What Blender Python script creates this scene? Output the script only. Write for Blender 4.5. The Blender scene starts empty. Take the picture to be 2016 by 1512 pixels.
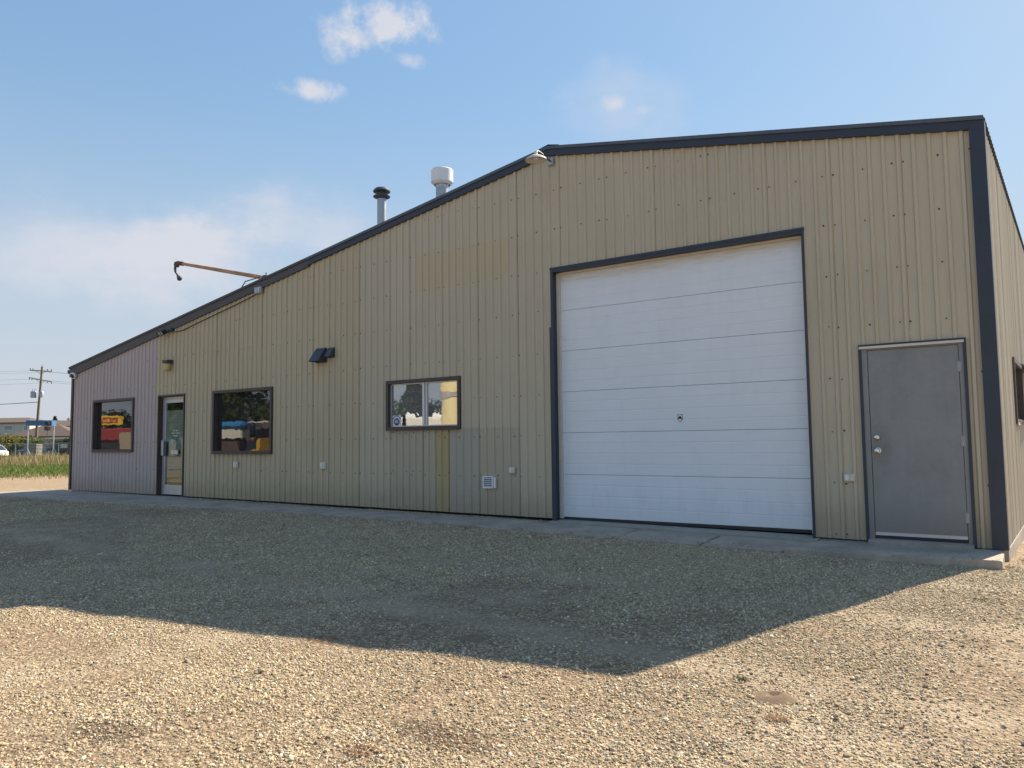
import bpy, bmesh, math, random
import numpy as np
from mathutils import Vector, Matrix

S = bpy.context.scene
COL = S.collection
R = math.radians
random.seed(4)

# ------------------------------------------------------------------ camera
cam_d = bpy.data.cameras.new('camera')
cam = bpy.data.objects.new('camera', cam_d)
COL.objects.link(cam)
cam_d.sensor_width = 36.0
cam_d.lens = 27.035
cam_d.clip_start = 0.05
cam_d.clip_end = 3000
RT = Vector((0.82134115, 0.57031339, -0.01188883))
UP = Vector((0.05138703, -0.05321642, 0.99725994))
FW = Vector((-0.56811802, 0.81970156, 0.07301555))
m = Matrix((RT, UP, -FW)).transposed().to_4x4()
m.translation = Vector((1.6144, -9.3593, 1.0771))
cam.matrix_world = m
S.camera = cam

# ------------------------------------------------------------------ light
SUN_DIR = Vector((0.364, 1.085, 1.0)).normalized()          # towards the sun
SUN_EL = math.asin(SUN_DIR.z)
SUN_AZ = math.atan2(SUN_DIR.x, SUN_DIR.y)
sun_d = bpy.data.lights.new('sun', 'SUN')
sun_d.energy = 4.9
sun_d.angle = R(0.5)
sun_d.color = (1.0, 0.87, 0.70)
sun = bpy.data.objects.new('sun', sun_d)
COL.objects.link(sun)
sun.rotation_euler = SUN_DIR.to_track_quat('Z', 'Y').to_euler()
sun.location = (10, 30, 30)

S.view_settings.view_transform = 'Standard'
S.view_settings.look = 'None'
S.view_settings.gamma = 1.0
S.view_settings.use_curve_mapping = False
S.view_settings.exposure = 1.1

W = bpy.data.worlds.new('World')
S.world = W
W.use_nodes = True
SKY_STRENGTH = 0.10


class NT:
    """small helper to write node trees"""
    def __init__(s, tree):
        s.t = tree; s.n = tree.nodes; s.l = tree.links
    def new(s, kind, **kw):
        n = s.n.new(kind)
        for k, v in kw.items():
            setattr(n, k, v)
        return n
    def put(s, sock, v):
        if hasattr(v, 'is_linked') or isinstance(v, bpy.types.NodeSocket):
            s.l.new(v, sock)
        else:
            sock.default_value = v
    def math(s, op, a, b=None, c=None, clamp=False):
        n = s.new('ShaderNodeMath', operation=op); n.use_clamp = clamp
        s.put(n.inputs[0], a)
        if b is not None: s.put(n.inputs[1], b)
        if c is not None: s.put(n.inputs[2], c)
        return n.outputs[0]
    def dot(s, a, b):
        n = s.new('ShaderNodeVectorMath', operation='DOT_PRODUCT')
        s.put(n.inputs[0], a); s.put(n.inputs[1], b)
        return n.outputs['Value']
    def vmul(s, a, b):
        n = s.new('ShaderNodeVectorMath', operation='MULTIPLY')
        s.put(n.inputs[0], a); s.put(n.inputs[1], b)
        return n.outputs[0]
    def noise(s, vec, scale, detail=4, rough=0.55, out='Fac'):
        n = s.new('ShaderNodeTexNoise')
        if vec is not None: s.l.new(vec, n.inputs['Vector'])
        n.inputs['Scale'].default_value = scale
        n.inputs['Detail'].default_value = detail
        n.inputs['Roughness'].default_value = rough
        return n.outputs[out]
    def smooth(s, v, a, b):
        n = s.new('ShaderNodeMapRange', interpolation_type='SMOOTHSTEP')
        s.put(n.inputs[0], v)
        n.inputs[1].default_value = a; n.inputs[2].default_value = b
        return n.outputs[0]
    def mix(s, f, a, b, blend='MIX'):
        n = s.new('ShaderNodeMix', data_type='RGBA', blend_type=blend)
        s.put(n.inputs[0], f)
        for sock, v in ((n.inputs[6], a), (n.inputs[7], b)):
            if isinstance(v, tuple): v = (*v[:3], 1)
            s.put(sock, v)
        return n.outputs[2]
    def ramp(s, f, stops):
        n = s.new('ShaderNodeValToRGB')
        s.put(n.inputs[0], f)
        e = n.color_ramp.elements
        while len(e) < len(stops): e.new(0.5)
        for q, (p, c) in zip(e, stops):
            q.position = p; q.color = (*c[:3], 1)
        return n.outputs[0]


def build_world():
    k = NT(W.node_tree); k.n.clear()
    d = k.new('ShaderNodeTexCoord').outputs['Generated']
    sky = k.new('ShaderNodeTexSky', sky_type='NISHITA')
    sky.sun_disc = False
    sky.sun_elevation = SUN_EL
    sky.sun_rotation = SUN_AZ
    sky.altitude = 600
    sky.air_density = 1.15
    sky.dust_density = 0.7
    sky.ozone_density = 1.4
    # sky brightness compressed: dimmer near the sun, brighter away, lifting the shaded wall
    lum = k.dot(sky.outputs[0], (0.2126, 0.7152, 0.0722))
    gain = k.math('MULTIPLY', k.math('POWER', k.math('DIVIDE', k.math('MAXIMUM', lum, 0.02), 2.3), -0.52), 0.86)
    gn = k.new('ShaderNodeVectorMath', operation='SCALE')
    k.l.new(sky.outputs[0], gn.inputs[0]); k.l.new(gain, gn.inputs['Scale'])
    col = k.vmul(gn.outputs[0], (0.96, 1.03, 0.98))
    # pale lavender haze low down
    sz = k.new('ShaderNodeSeparateXYZ'); k.l.new(d, sz.inputs[0])
    col = k.mix(k.math('MULTIPLY', k.smooth(sz.outputs[2], 0.46, -0.02), 0.88), col, (2.80, 2.98, 3.50))
    # clouds, each at its own place in the sky: (centre, half width, half height, density, noise scale, softness)
    n1 = k.noise(d, 9.0, 6, 0.6); n2 = k.noise(d, 34.0, 6, 0.62); n3 = k.noise(k.vmul(d, (1, 1, 3.2)), 4.2, 6, 0.6)
    clouds = [((-0.605, 0.632, 0.486), 0.056, 0.030, 1.25, 'p'),
              ((-0.645, 0.604, 0.470), 0.040, 0.026, 1.05, 'p'),
              ((-0.595, 0.655, 0.450), 0.022, 0.012, 0.7, 'p'),
              ((-0.690, 0.593, 0.414), 0.040, 0.015, 0.95, 'p'),
              ((-0.410, 0.817, 0.405), 0.019, 0.010, 0.50, 'p'),
              ((-0.379, 0.836, 0.397), 0.016, 0.007, 0.30, 'p'),
              ((-0.410, 0.817, 0.398), 0.085, 0.050, 0.40, 's'),
              ((-0.880, 0.425, 0.225), 0.230, 0.060, 0.60, 's'),
              ((-0.820, 0.520, 0.215), 0.170, 0.050, 0.40, 's'),
              ((-0.770, 0.580, 0.255), 0.140, 0.045, 0.45, 's'),
              ((-0.720, 0.640, 0.270), 0.120, 0.050, 0.35, 's')]
    total = None
    for c, a, b, den, kind in clouds:
        c = Vector(c).normalized()
        r = Vector((0, 0, 1)).cross(c).normalized() * -1
        u = r.cross(c).normalized()
        if u.z < 0: u = -u
        x = k.math('DIVIDE', k.dot(d, tuple(r)), a)
        y = k.math('DIVIDE', k.dot(d, tuple(u - c * 0)), b)
        # u . d measured from the centre: c is orthogonal to u, so this is already centred
        rr = k.math('SQRT', k.math('ADD', k.math('MULTIPLY', x, x), k.math('MULTIPLY', y, y)))
        front = k.math('GREATER_THAN', k.dot(d, tuple(c)), 0.2)
        if kind == 'p':
            nn = k.math('ADD', k.math('MULTIPLY', n2, 2.0), k.math('MULTIPLY', n1, 0.7))
            v = k.math('SUBTRACT', k.math('ADD', k.math('SUBTRACT', 1.0, rr), nn), 1.28)
            mk = k.smooth(v, -0.04, 1.0)
        else:
            nn = k.math('ADD', k.math('MULTIPLY', n1, 2.0), k.math('MULTIPLY', n3, 2.0))
            v = k.math('SUBTRACT', k.math('ADD', k.math('SUBTRACT', 1.0, rr), nn), 2.0)
            mk = k.smooth(v, -0.30, 1.0)
        mk = k.math('MULTIPLY', k.math('MULTIPLY', mk, den), front)
        total = mk if total is None else k.math('MAXIMUM', total, mk) if kind == 'p' else k.math('ADD', total, mk)
    total = k.math('MINIMUM', total, 0.95)
    col = k.mix(total, col, (3.25, 3.35, 3.70))
    bg = k.new('ShaderNodeBackground')
    k.l.new(col, bg.inputs[0])
    bg.inputs[1].default_value = SKY_STRENGTH
    out = k.new('ShaderNodeOutputWorld')
    k.l.new(bg.outputs[0], out.inputs[0])


build_world()


# ------------------------------------------------------------------ mesh helpers
class MB:
    def __init__(s):
        s.v = []; s.f = []; s.mi = []; s.cur = 0
    def quad(s, a, b, c, d):
        i = len(s.v); s.v += [a, b, c, d]; s.f.append((i, i + 1, i + 2, i + 3)); s.mi.append(s.cur)
    def poly(s, pts):
        i = len(s.v); s.v += list(pts); s.f.append(tuple(range(i, i + len(pts)))); s.mi.append(s.cur)
    def mesh(s, vs, fs):
        i = len(s.v); s.v += list(vs); s.f += [tuple(q + i for q in f) for f in fs]; s.mi += [s.cur] * len(fs)
    def box(s, x0, x1, y0, y1, z0, z1):
        vs = [(x0, y0, z0), (x1, y0, z0), (x1, y1, z0), (x0, y1, z0), (x0, y0, z1), (x1, y0, z1), (x1, y1, z1), (x0, y1, z1)]
        s.mesh(vs, [(0, 3, 2, 1), (4, 5, 6, 7), (0, 1, 5, 4), (1, 2, 6, 5), (2, 3, 7, 6), (3, 0, 4, 7)])
    def bbox(s, x0, x1, y0, y1, z0, z1, b=0.004, yaw=0.0, pitch=0.0):
        """bevelled box"""
        bm = bmesh.new()
        bmesh.ops.create_cube(bm, size=1)
        for v in bm.verts:
            v.co = Vector((v.co.x * (x1 - x0), v.co.y * (y1 - y0), v.co.z * (z1 - z0)))
        bmesh.ops.bevel(bm, geom=bm.edges[:], offset=b, segments=1, affect='EDGES')
        rot = Matrix.Rotation(yaw, 3, 'Z') @ Matrix.Rotation(pitch, 3, 'Y')
        c = Vector(((x0 + x1) / 2, (y0 + y1) / 2, (z0 + z1) / 2))
        bm.verts.index_update()
        s.mesh([tuple(rot @ v.co + c) for v in bm.verts], [tuple(v.index for v in f.verts) for f in bm.faces])
        bm.free()
    def prism(s, poly, y0, y1):
        """polygon in xz, extruded in y"""
        n = len(poly)
        vs = [(x, y0, z) for x, z in poly] + [(x, y1, z) for x, z in poly]
        fs = [tuple(range(n)), tuple(range(2 * n - 1, n - 1, -1))]
        fs += [(i, i + n, (i + 1) % n + n, (i + 1) % n) for i in range(n)]
        s.mesh(vs, fs)
    def prism_xy(s, poly, z0, z1, ztop=None):
        n = len(poly)
        tops = ztop or [z1] * n
        vs = [(x, y, z0) for x, y in poly] + [(x, y, t) for (x, y), t in zip(poly, tops)]
        fs = [tuple(range(n - 1, -1, -1)), tuple(range(n, 2 * n))]
        fs += [(i, (i + 1) % n, (i + 1) % n + n, i + n) for i in range(n)]
        s.mesh(vs, fs)
    def tube(s, pts, rad, n=8, caps=True):
        pts = [Vector(p) for p in pts]
        rads = rad if isinstance(rad, (list, tuple)) else [rad] * len(pts)
        rings = []
        prev = None
        for i, p in enumerate(pts):
            t = (pts[min(i + 1, len(pts) - 1)] - pts[max(i - 1, 0)]).normalized()
            if prev is None:
                a = Vector((0, 0, 1)) if abs(t.z) < 0.9 else Vector((1, 0, 0))
                u = t.cross(a).normalized()
            else:
                u = (prev - t * prev.dot(t)).normalized()
            prev = u; w = t.cross(u)
            rings.append([tuple(p + (u * math.cos(2 * math.pi * q / n) + w * math.sin(2 * math.pi * q / n)) * rads[i]) for q in range(n)])
        vs = [v for r in rings for v in r]; fs = []
        for i in range(len(rings) - 1):
            for q in range(n):
                fs.append((i * n + q, i * n + (q + 1) % n, (i + 1) * n + (q + 1) % n, (i + 1) * n + q))
        if caps:
            fs.append(tuple(range(n - 1, -1, -1))); fs.append(tuple((len(rings) - 1) * n + q for q in range(n)))
        s.mesh(vs, fs)
    def lathe(s, prof, c, n=24, axis=None):
        """profile of (radius, height) about an axis through c"""
        ax = Vector(axis or (0, 0, 1)).normalized()
        a = Vector((1, 0, 0)) if abs(ax.x) < 0.9 else Vector((0, 1, 0))
        u = ax.cross(a).normalized(); w = ax.cross(u); c = Vector(c)
        vs = []; fs = []
        for r, h in prof:
            for q in range(n):
                t = 2 * math.pi * q / n
                vs.append(tuple(c + ax * h + (u * math.cos(t) + w * math.sin(t)) * max(r, 1e-4)))
        for i in range(len(prof) - 1):
            for q in range(n):
                fs.append((i * n + q, i * n + (q + 1) % n, (i + 1) * n + (q + 1) % n, (i + 1) * n + q))
        s.mesh(vs, fs)
    def build(s, name, mat, parent=None, smooth=False, fixn=True):
        me = bpy.data.meshes.new(name)
        o = bpy.data.objects.new(name, me); COL.objects.link(o)
        off = Vector((0, 0, 0))
        if parent is not None:
            q = parent
            while q is not None:
                off += q.location; q = q.parent
            o.parent = parent
        me.from_pydata([tuple(Vector(v) - off) for v in s.v], [], s.f)
        mats = mat if isinstance(mat, (list, tuple)) else [mat]
        for q in mats: me.materials.append(q)
        me.polygons.foreach_set('material_index', s.mi)
        if fixn:
            bm = bmesh.new(); bm.from_mesh(me)
            bmesh.ops.recalc_face_normals(bm, faces=bm.faces[:]); bm.to_mesh(me); bm.free()
        if smooth:
            for p in me.polygons: p.use_smooth = True
            try: me.set_sharp_from_angle(angle=R(35))
            except Exception: pass
        me.update()
        return o


def tag(o, label=None, cat=None, group=None, kind=None):
    if label: o['label'] = label
    if cat: o['category'] = cat
    if group: o['group'] = group
    if kind: o['kind'] = kind
    return o


def thing(name, loc, label, cat, group=None):
    o = bpy.data.objects.new(name, None); COL.objects.link(o)
    o.location = loc; o.empty_display_size = 0.2
    return tag(o, label, cat, group)


# ------------------------------------------------------------------ materials
def principled(name, rough=0.6, metal=0.0, spec=0.5):
    mt = bpy.data.materials.new(name); mt.use_nodes = True
    k = NT(mt.node_tree)
    b = k.n['Principled BSDF']
    b.inputs['Roughness'].default_value = rough
    b.inputs['Metallic'].default_value = metal
    if 'Specular IOR Level' in b.inputs: b.inputs['Specular IOR Level'].default_value = spec
    return mt, k, b


def pos(k):
    return k.new('ShaderNodeNewGeometry').outputs['Position']


def plain(name, c, rough=0.6, metal=0.0, var=0.15, scale=6.0, spec=0.5, bump=0.0):
    """worn paint or plain surface: colour broken up by soft and fine noise"""
    mt, k, b = principled(name, rough, metal, spec)
    p = k.new('ShaderNodeTexCoord').outputs['Object']
    a = k.noise(p, scale, 5, 0.6)
    f = k.noise(p, scale * 9, 4, 0.6)
    s_ = k.math('ADD', k.math('MULTIPLY', a, 0.7), k.math('MULTIPLY', f, 0.3))
    lo = tuple(q * (1 - var) for q in c); hi = tuple(min(1, q * (1 + var)) for q in c)
    k.l.new(k.ramp(s_, [(0.3, lo), (0.7, hi)]), b.inputs['Base Color'])
    k.l.new(k.math('ADD', k.math('MULTIPLY', a, 0.25), rough - 0.12), b.inputs['Roughness'])
    if bump:
        bn = k.new('ShaderNodeBump'); bn.inputs['Strength'].default_value = bump; bn.inputs['Distance'].default_value = 0.01
        k.l.new(f, bn.inputs['Height']); k.l.new(bn.outputs[0], b.inputs['Normal'])
    return mt


def siding(name, c, dirt=(0.30, 0.22, 0.13), signpatch=False):
    mt, k, b = principled(name, 0.55, 0.0, 0.35)
    p = pos(k)
    big = k.noise(p, 0.55, 4, 0.55)
    st = k.noise(k.vmul(p, (9.0, 9.0, 0.35)), 1.6, 5, 0.65)          # vertical rain streaks
    st2 = k.noise(k.vmul(p, (40.0, 40.0, 1.2)), 1.0, 4, 0.6)
    fine = k.noise(p, 45, 4, 0.6)
    rnd = k.new('ShaderNodeObjectInfo').outputs['Random']
    v = k.math('ADD', k.math('MULTIPLY', big, 0.5), k.math('ADD', k.math('MULTIPLY', st, 0.4), k.math('MULTIPLY', fine, 0.1)))
    base = k.ramp(v, [(0.25, tuple(q * 0.84 for q in c)), (0.5, c), (0.75, tuple(min(1, q * 1.10) for q in c))])
    # each sheet has faded a little differently
    base = k.mix(k.math('MULTIPLY', rnd, 0.18), base, (c[0] * 0.82, c[1] * 0.82, c[2] * 0.88))
    # dust and rust runs
    base = k.mix(k.math('MULTIPLY', k.smooth(st2, 0.55, 0.80), 0.35), base, dirt)
    base = k.mix(k.math('MULTIPLY', k.smooth(big, 0.52, 0.72), 0.18), base, (c[0] * .92, c[1] * .95, c[2] * 1.1))
    if signpatch:
        # a less faded rectangle where a board once hung
        sx = k.new('ShaderNodeSeparateXYZ'); k.l.new(p, sx.inputs[0])
        x, z = sx.outputs[0], sx.outputs[2]
        inx = k.math('MULTIPLY', k.math('GREATER_THAN', x, -6.75), k.math('LESS_THAN', x, -4.92))
        inz = k.math('MULTIPLY', k.math('GREATER_THAN', z, 3.50), k.math('LESS_THAN', z, 4.12))
        base = k.mix(k.math('MULTIPLY', k.math('MULTIPLY', inx, inz), 0.35), base, (c[0] * 1.0, c[1] * .92, c[2] * .62))
    # mud splashed up from the ground
    sq = k.new('ShaderNodeSeparateXYZ'); k.l.new(p, sq.inputs[0])
    sp = k.math('ADD', sq.outputs[2], k.math('MULTIPLY', k.math('ADD', st2, k.noise(p, 5.0, 5, .65)), -0.42))
    base = k.mix(k.math('MULTIPLY', k.smooth(sp, 0.10, -0.42), 0.55), base, (0.30, 0.245, 0.165))
    k.l.new(base, b.inputs['Base Color'])
    k.l.new(k.math('ADD', k.math('MULTIPLY', st, 0.25), 0.42), b.inputs['Roughness'])
    bn = k.new('ShaderNodeBump'); bn.inputs['Strength'].default_value = 0.22; bn.inputs['Distance'].default_value = 0.015
    k.l.new(k.noise(p, 3.0, 3, 0.5), bn.inputs['Height']); k.l.new(bn.outputs[0], b.inputs['Normal'])
    return mt


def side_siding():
    mt, k, b = principled('side_siding_painted_light', 0.5, 0.0, 0.4)
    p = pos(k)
    st = k.noise(k.vmul(p, (0.0, 5.5, 0.02)), 1.0, 5, 0.75)  # bright and dark bands of sunlit and shaded ribs, painted into the colour
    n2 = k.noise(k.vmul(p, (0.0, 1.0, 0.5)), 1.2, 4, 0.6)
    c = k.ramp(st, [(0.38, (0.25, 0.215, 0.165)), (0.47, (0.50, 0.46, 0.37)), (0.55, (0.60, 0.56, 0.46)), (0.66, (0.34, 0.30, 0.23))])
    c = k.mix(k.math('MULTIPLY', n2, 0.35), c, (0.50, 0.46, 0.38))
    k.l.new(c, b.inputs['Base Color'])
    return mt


def glass(name, refl=0.35, tint=(0.55, 0.6, 0.6), wav=0.0, dust=0.0):
    mt = bpy.data.materials.new(name); mt.use_nodes = True
    k = NT(mt.node_tree); k.n.clear()
    g = k.new('ShaderNodeBsdfGlossy'); g.inputs['Roughness'].default_value = 0.0
    g.inputs['Color'].default_value = (0.95, 0.97, 1.0, 1)
    t = k.new('ShaderNodeBsdfTransparent'); t.inputs[0].default_value = (*tint, 1)
    lw = k.new('ShaderNodeLayerWeight'); lw.inputs[0].default_value = 0.5
    fac = k.math('ADD', k.math('MULTIPLY', k.math('POWER', lw.outputs['Facing'], 4.0), 0.9), refl, clamp=True)
    if wav:
        bn = k.new('ShaderNodeBump'); bn.inputs['Strength'].default_value = wav; bn.inputs['Distance'].default_value = 0.02
        k.l.new(k.noise(pos(k), 3.5, 2, 0.5), bn.inputs['Height']); k.l.new(bn.outputs[0], g.inputs['Normal'])
    mx = k.new('ShaderNodeMixShader')
    k.l.new(fac, mx.inputs[0]); k.l.new(t.outputs[0], mx.inputs[1]); k.l.new(g.outputs[0], mx.inputs[2])
    sh = mx.outputs[0]
    if dust:
        df = k.new('ShaderNodeBsdfDiffuse'); df.inputs[0].default_value = (0.62, 0.62, 0.60, 1)
        m2 = k.new('ShaderNodeMixShader'); m2.inputs[0].default_value = dust
        k.l.new(sh, m2.inputs[1]); k.l.new(df.outputs[0], m2.inputs[2]); sh = m2.outputs[0]
    o = k.new('ShaderNodeOutputMaterial'); k.l.new(sh, o.inputs[0])
    return mt


TAN = (0.500, 0.448, 0.335)
M = dict(
    tan=siding('tan_siding', TAN, signpatch=True),
    gold=siding('gold_siding', (0.490, 0.430, 0.295)),
    lilac=siding('lilac_siding', (0.470, 0.408, 0.395), dirt=(0.25, 0.17, 0.17)),
    grey=siding('grey_siding', (0.430, 0.395, 0.320)),
    greytan=siding('greytan_siding', (0.440, 0.395, 0.295)),
    yellow=siding('yellow_siding', (0.440, 0.370, 0.190)),
    navy=plain('navy_trim', (0.026, 0.037, 0.058), 0.5, var=0.22, scale=3),
    cap=plain('grey_blue_trim', (0.075, 0.095, 0.125), 0.5, var=0.2, scale=3),
    brown=plain('brown_trim', (0.060, 0.047, 0.045), 0.5, var=0.2),
    fade=plain('faded_trim', (0.066, 0.066, 0.072), 0.6, var=0.25, scale=2),
    roof=plain('roof_metal', (0.075, 0.10, 0.13), 0.45, var=0.15),
    white=plain('white_paint', (0.74, 0.75, 0.76), 0.45, var=0.05),
    offwhite=plain('offwhite_plastic', (0.62, 0.58, 0.50), 0.5, var=0.08),
    black=plain('black_plastic', (0.018, 0.020, 0.024), 0.5, var=0.2),
    dgrey=plain('dark_grey_metal', (0.045, 0.055, 0.068), 0.5, var=0.2),
    alu=plain('aluminium', (0.52, 0.54, 0.56), 0.38, 0.5, var=0.1),
    galv=plain('galvanised_steel', (0.36, 0.39, 0.42), 0.42, 0.6, var=0.2, scale=12),
    chrome=plain('brushed_chrome', (0.62, 0.62, 0.60), 0.22, 1.0, var=0.05),
    concrete=plain('concrete', (0.36, 0.310, 0.250), 0.9, var=0.34, scale=2.5, bump=0.5),
    kerb=plain('rough_concrete', (0.33, 0.30, 0.255), 0.92, var=0.25, scale=5, bump=0.6),
    rust=plain('rusty_yellow_steel', (0.42, 0.25, 0.15), 0.75, var=0.45, scale=2.5),
    rustd=plain('rusty_steel', (0.10, 0.065, 0.06), 0.8, var=0.4, scale=5),
    amber=plain('amber_glass', (0.55, 0.40, 0.17), 0.25, var=0.12),
    screw=plain('screw_heads', (0.050, 0.040, 0.032), 0.6, var=0.3),
    wood=plain('weathered_wood', (0.30, 0.27, 0.23), 0.85, var=0.3),
    polew=plain('pole_wood', (0.20, 0.155, 0.125), 0.85, var=0.25, scale=1.5),
    blue=plain('blue_steel', (0.055, 0.16, 0.32), 0.5, var=0.15),
    blind=plain('blind_fabric', (0.34, 0.365, 0.33), 0.8, var=0.1),
    paper=plain('tan_card', (0.42, 0.33, 0.18), 0.8, var=0.1),
    dark=plain('dark_interior', (0.02, 0.02, 0.022), 0.9, var=0.1),
    yellowp=plain('yellow_paint', (0.62, 0.37, 0.045), 0.5, var=0.12, scale=2),
    cream=plain('cream_paint', (0.60, 0.50, 0.24), 0.5, var=0.08, scale=1),
    red=plain('red_paint', (0.25, 0.028, 0.032), 0.5, var=0.2, scale=1),
    orange=plain('orange_paint', (0.55, 0.20, 0.04), 0.55, var=0.15, scale=2),
    rv=plain('white_fibreglass', (0.66, 0.63, 0.55), 0.4, var=0.05, scale=1),
    tarp=plain('blue_tarpaulin', (0.03, 0.20, 0.48), 0.5, var=0.15, scale=1),
    tyre=plain('tyre_rubber', (0.022, 0.022, 0.022), 0.85, var=0.2),
    card=plain('pale_board', (0.30, 0.245, 0.175), 0.8, var=0.12, scale=2),
    stucco=plain('cream_stucco', (0.62, 0.55, 0.43), 0.85, var=0.06, scale=1),
    stucco2=plain('pale_grey_siding', (0.48, 0.47, 0.45), 0.8, var=0.06, scale=1),
    shingle=plain('brown_shingles', (0.115, 0.085, 0.072), 0.9, var=0.2, scale=2, bump=0.4),
    pink=plain('faded_pink_boards', (0.42, 0.30, 0.25), 0.85, var=0.15, scale=2),
    navycar=plain('dark_car_paint', (0.022, 0.030, 0.042), 0.3, var=0.1),
    bark=plain('bark', (0.09, 0.07, 0.055), 0.9, var=0.3, scale=5),
    g_dark=glass('dark_window_glass', 0.115, (0.30, 0.32, 0.33), 0.032, 0.035),
    g_bright=glass('coated_window_glass', 0.36, (0.5, 0.5, 0.5), 0.04, 0.20),
    g_door=glass('door_glass', 0.035, (0.85, 0.88, 0.86), 0.02),
    g_far=glass('far_window_glass', 0.15, (0.25, 0.27, 0.3)),
    print_white=plain('white_print', (0.75, 0.75, 0.75), 0.6, var=0.03),
    print_blue=plain('blue_print', (0.03, 0.07, 0.20), 0.6, var=0.05),
    print_red=plain('red_print', (0.28, 0.035, 0.02), 0.6, var=0.1),
    sign_y=plain('yellow_sign_board', (0.70, 0.42, 0.02), 0.6, var=0.05),
)


def door_white():
    mt, k, b = principled('white_door_paint', 0.45, 0, 0.4)
    p = pos(k)
    a = k.noise(p, 1.6, 5, 0.6); f = k.noise(k.vmul(p, (1.5, 1, 14)), 2.2, 4, 0.6); gr = k.noise(k.vmul(p, (3, 1, .8)), 2.6, 5, .7)
    c = k.ramp(k.math('ADD', k.math('MULTIPLY', a, .6), k.math('MULTIPLY', f, .4)), [(0.3, (0.70, 0.755, 0.80)), (0.7, (0.76, 0.81, 0.855))])
    sx = k.new('ShaderNodeSeparateXYZ'); k.l.new(p, sx.inputs[0])
    # rusty dust washed down from the header
    g = k.smooth(k.math('ADD', sx.outputs[2], k.math('MULTIPLY', f, 0.35)), 3.42, 3.72)
    c = k.mix(k.math('MULTIPLY', g, 0.75), c, (0.52, 0.42, 0.29))
    # road grime along the bottom and faint dull streaks
    lo = k.smooth(k.math('ADD', sx.outputs[2], k.math('MULTIPLY', gr, -0.75)), 0.10, -0.40)
    c = k.mix(k.math('MULTIPLY', lo, 0.16), c, (0.36, 0.335, 0.29))
    c = k.mix(k.math('MULTIPLY', k.smooth(gr, .50, .72), 0.10), c, (0.50, 0.50, 0.48))
    k.l.new(c, b.inputs['Base Color'])
    return mt


def steel_door():
    mt, k, b = principled('grey_door_paint', 0.42, 0.0, 0.45)
    p = pos(k)
    a = k.noise(p, 2.3, 6, 0.65); f = k.noise(p, 14, 5, 0.65)
    st = k.noise(k.vmul(p, (16, 1, 1.0)), 1.3, 4, 0.6)
    v = k.math('ADD', k.math('MULTIPLY', a, .6), k.math('ADD', k.math('MULTIPLY', f, .25), k.math('MULTIPLY', st, .15)))
    c = k.ramp(v, [(0.32, (0.188, 0.200, 0.205)), (0.52, (0.232, 0.244, 0.250)), (0.70, (0.265, 0.278, 0.284))])
    sq = k.new('ShaderNodeSeparateXYZ'); k.l.new(p, sq.inputs[0])
    c = k.mix(k.math('MULTIPLY', k.smooth(k.math('ADD', sq.outputs[2], k.math('MULTIPLY', k.math('ADD', f, a), -.5)), -0.10, -0.55), .6), c, (0.20, 0.175, 0.14))
    # hand wear round the knob
    hx = k.math('DIVIDE', k.math('SUBTRACT', sq.outputs[0], .09), .16); hz = k.math('DIVIDE', k.math('SUBTRACT', sq.outputs[2], .98), .30)
    hw = k.math('ADD', k.math('ADD', k.math('MULTIPLY', hx, hx), k.math('MULTIPLY', hz, hz)), k.math('MULTIPLY', f, 1.2))
    c = k.mix(k.math('MULTIPLY', k.smooth(hw, 1.5, .3), .4), c, (0.11, 0.10, 0.095))
    k.l.new(c, b.inputs['Base Color'])
    return mt


M['doorwhite'] = door_white()
M['doorgrey'] = steel_door()
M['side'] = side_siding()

# ------------------------------------------------------------------ ground
GX = [-400, -60, -40, -25, -20, -11, -5, -0.75, 1.2, 6, 400]
GZ = [-.3, -.3, -.3, -.2, -.11, -.075, -.11, -.185, -.205, -.25, -.3]


def gz(x, y):
    b = np.interp(x, GX, GZ)
    t = np.clip((-0.7 - y) / 5.5, 0, 1); t = t * t * (3 - 2 * t)
    z = b + (-.325 - b) * t
    back = np.clip((y - 1) / 6, 0, 1)
    side = np.clip((x - 1.0) / 1.0, 0, 1) * np.clip((y + .5) / 1.2, 0, 1)
    z = z * (1 - back) + (-.3) * back
    z = z * (1 - side) + np.minimum(z, -.30) * side
    near = np.exp(-((x + 4) / 18.0) ** 2 - ((y + 5) / 14.0) ** 2)
    z = z + near * (0.005 * np.sin(x * 1.7 + 0.6 * y) * np.sin(y * 2.1 + 0.4) + 0.004 * np.sin(x * 4.3 + y * 3.1) + 0.004 * np.sin(7.9 * x - 5.3 * y)) * np.clip((-y - .6) / 1.5, 0, 1)
    return z


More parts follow.
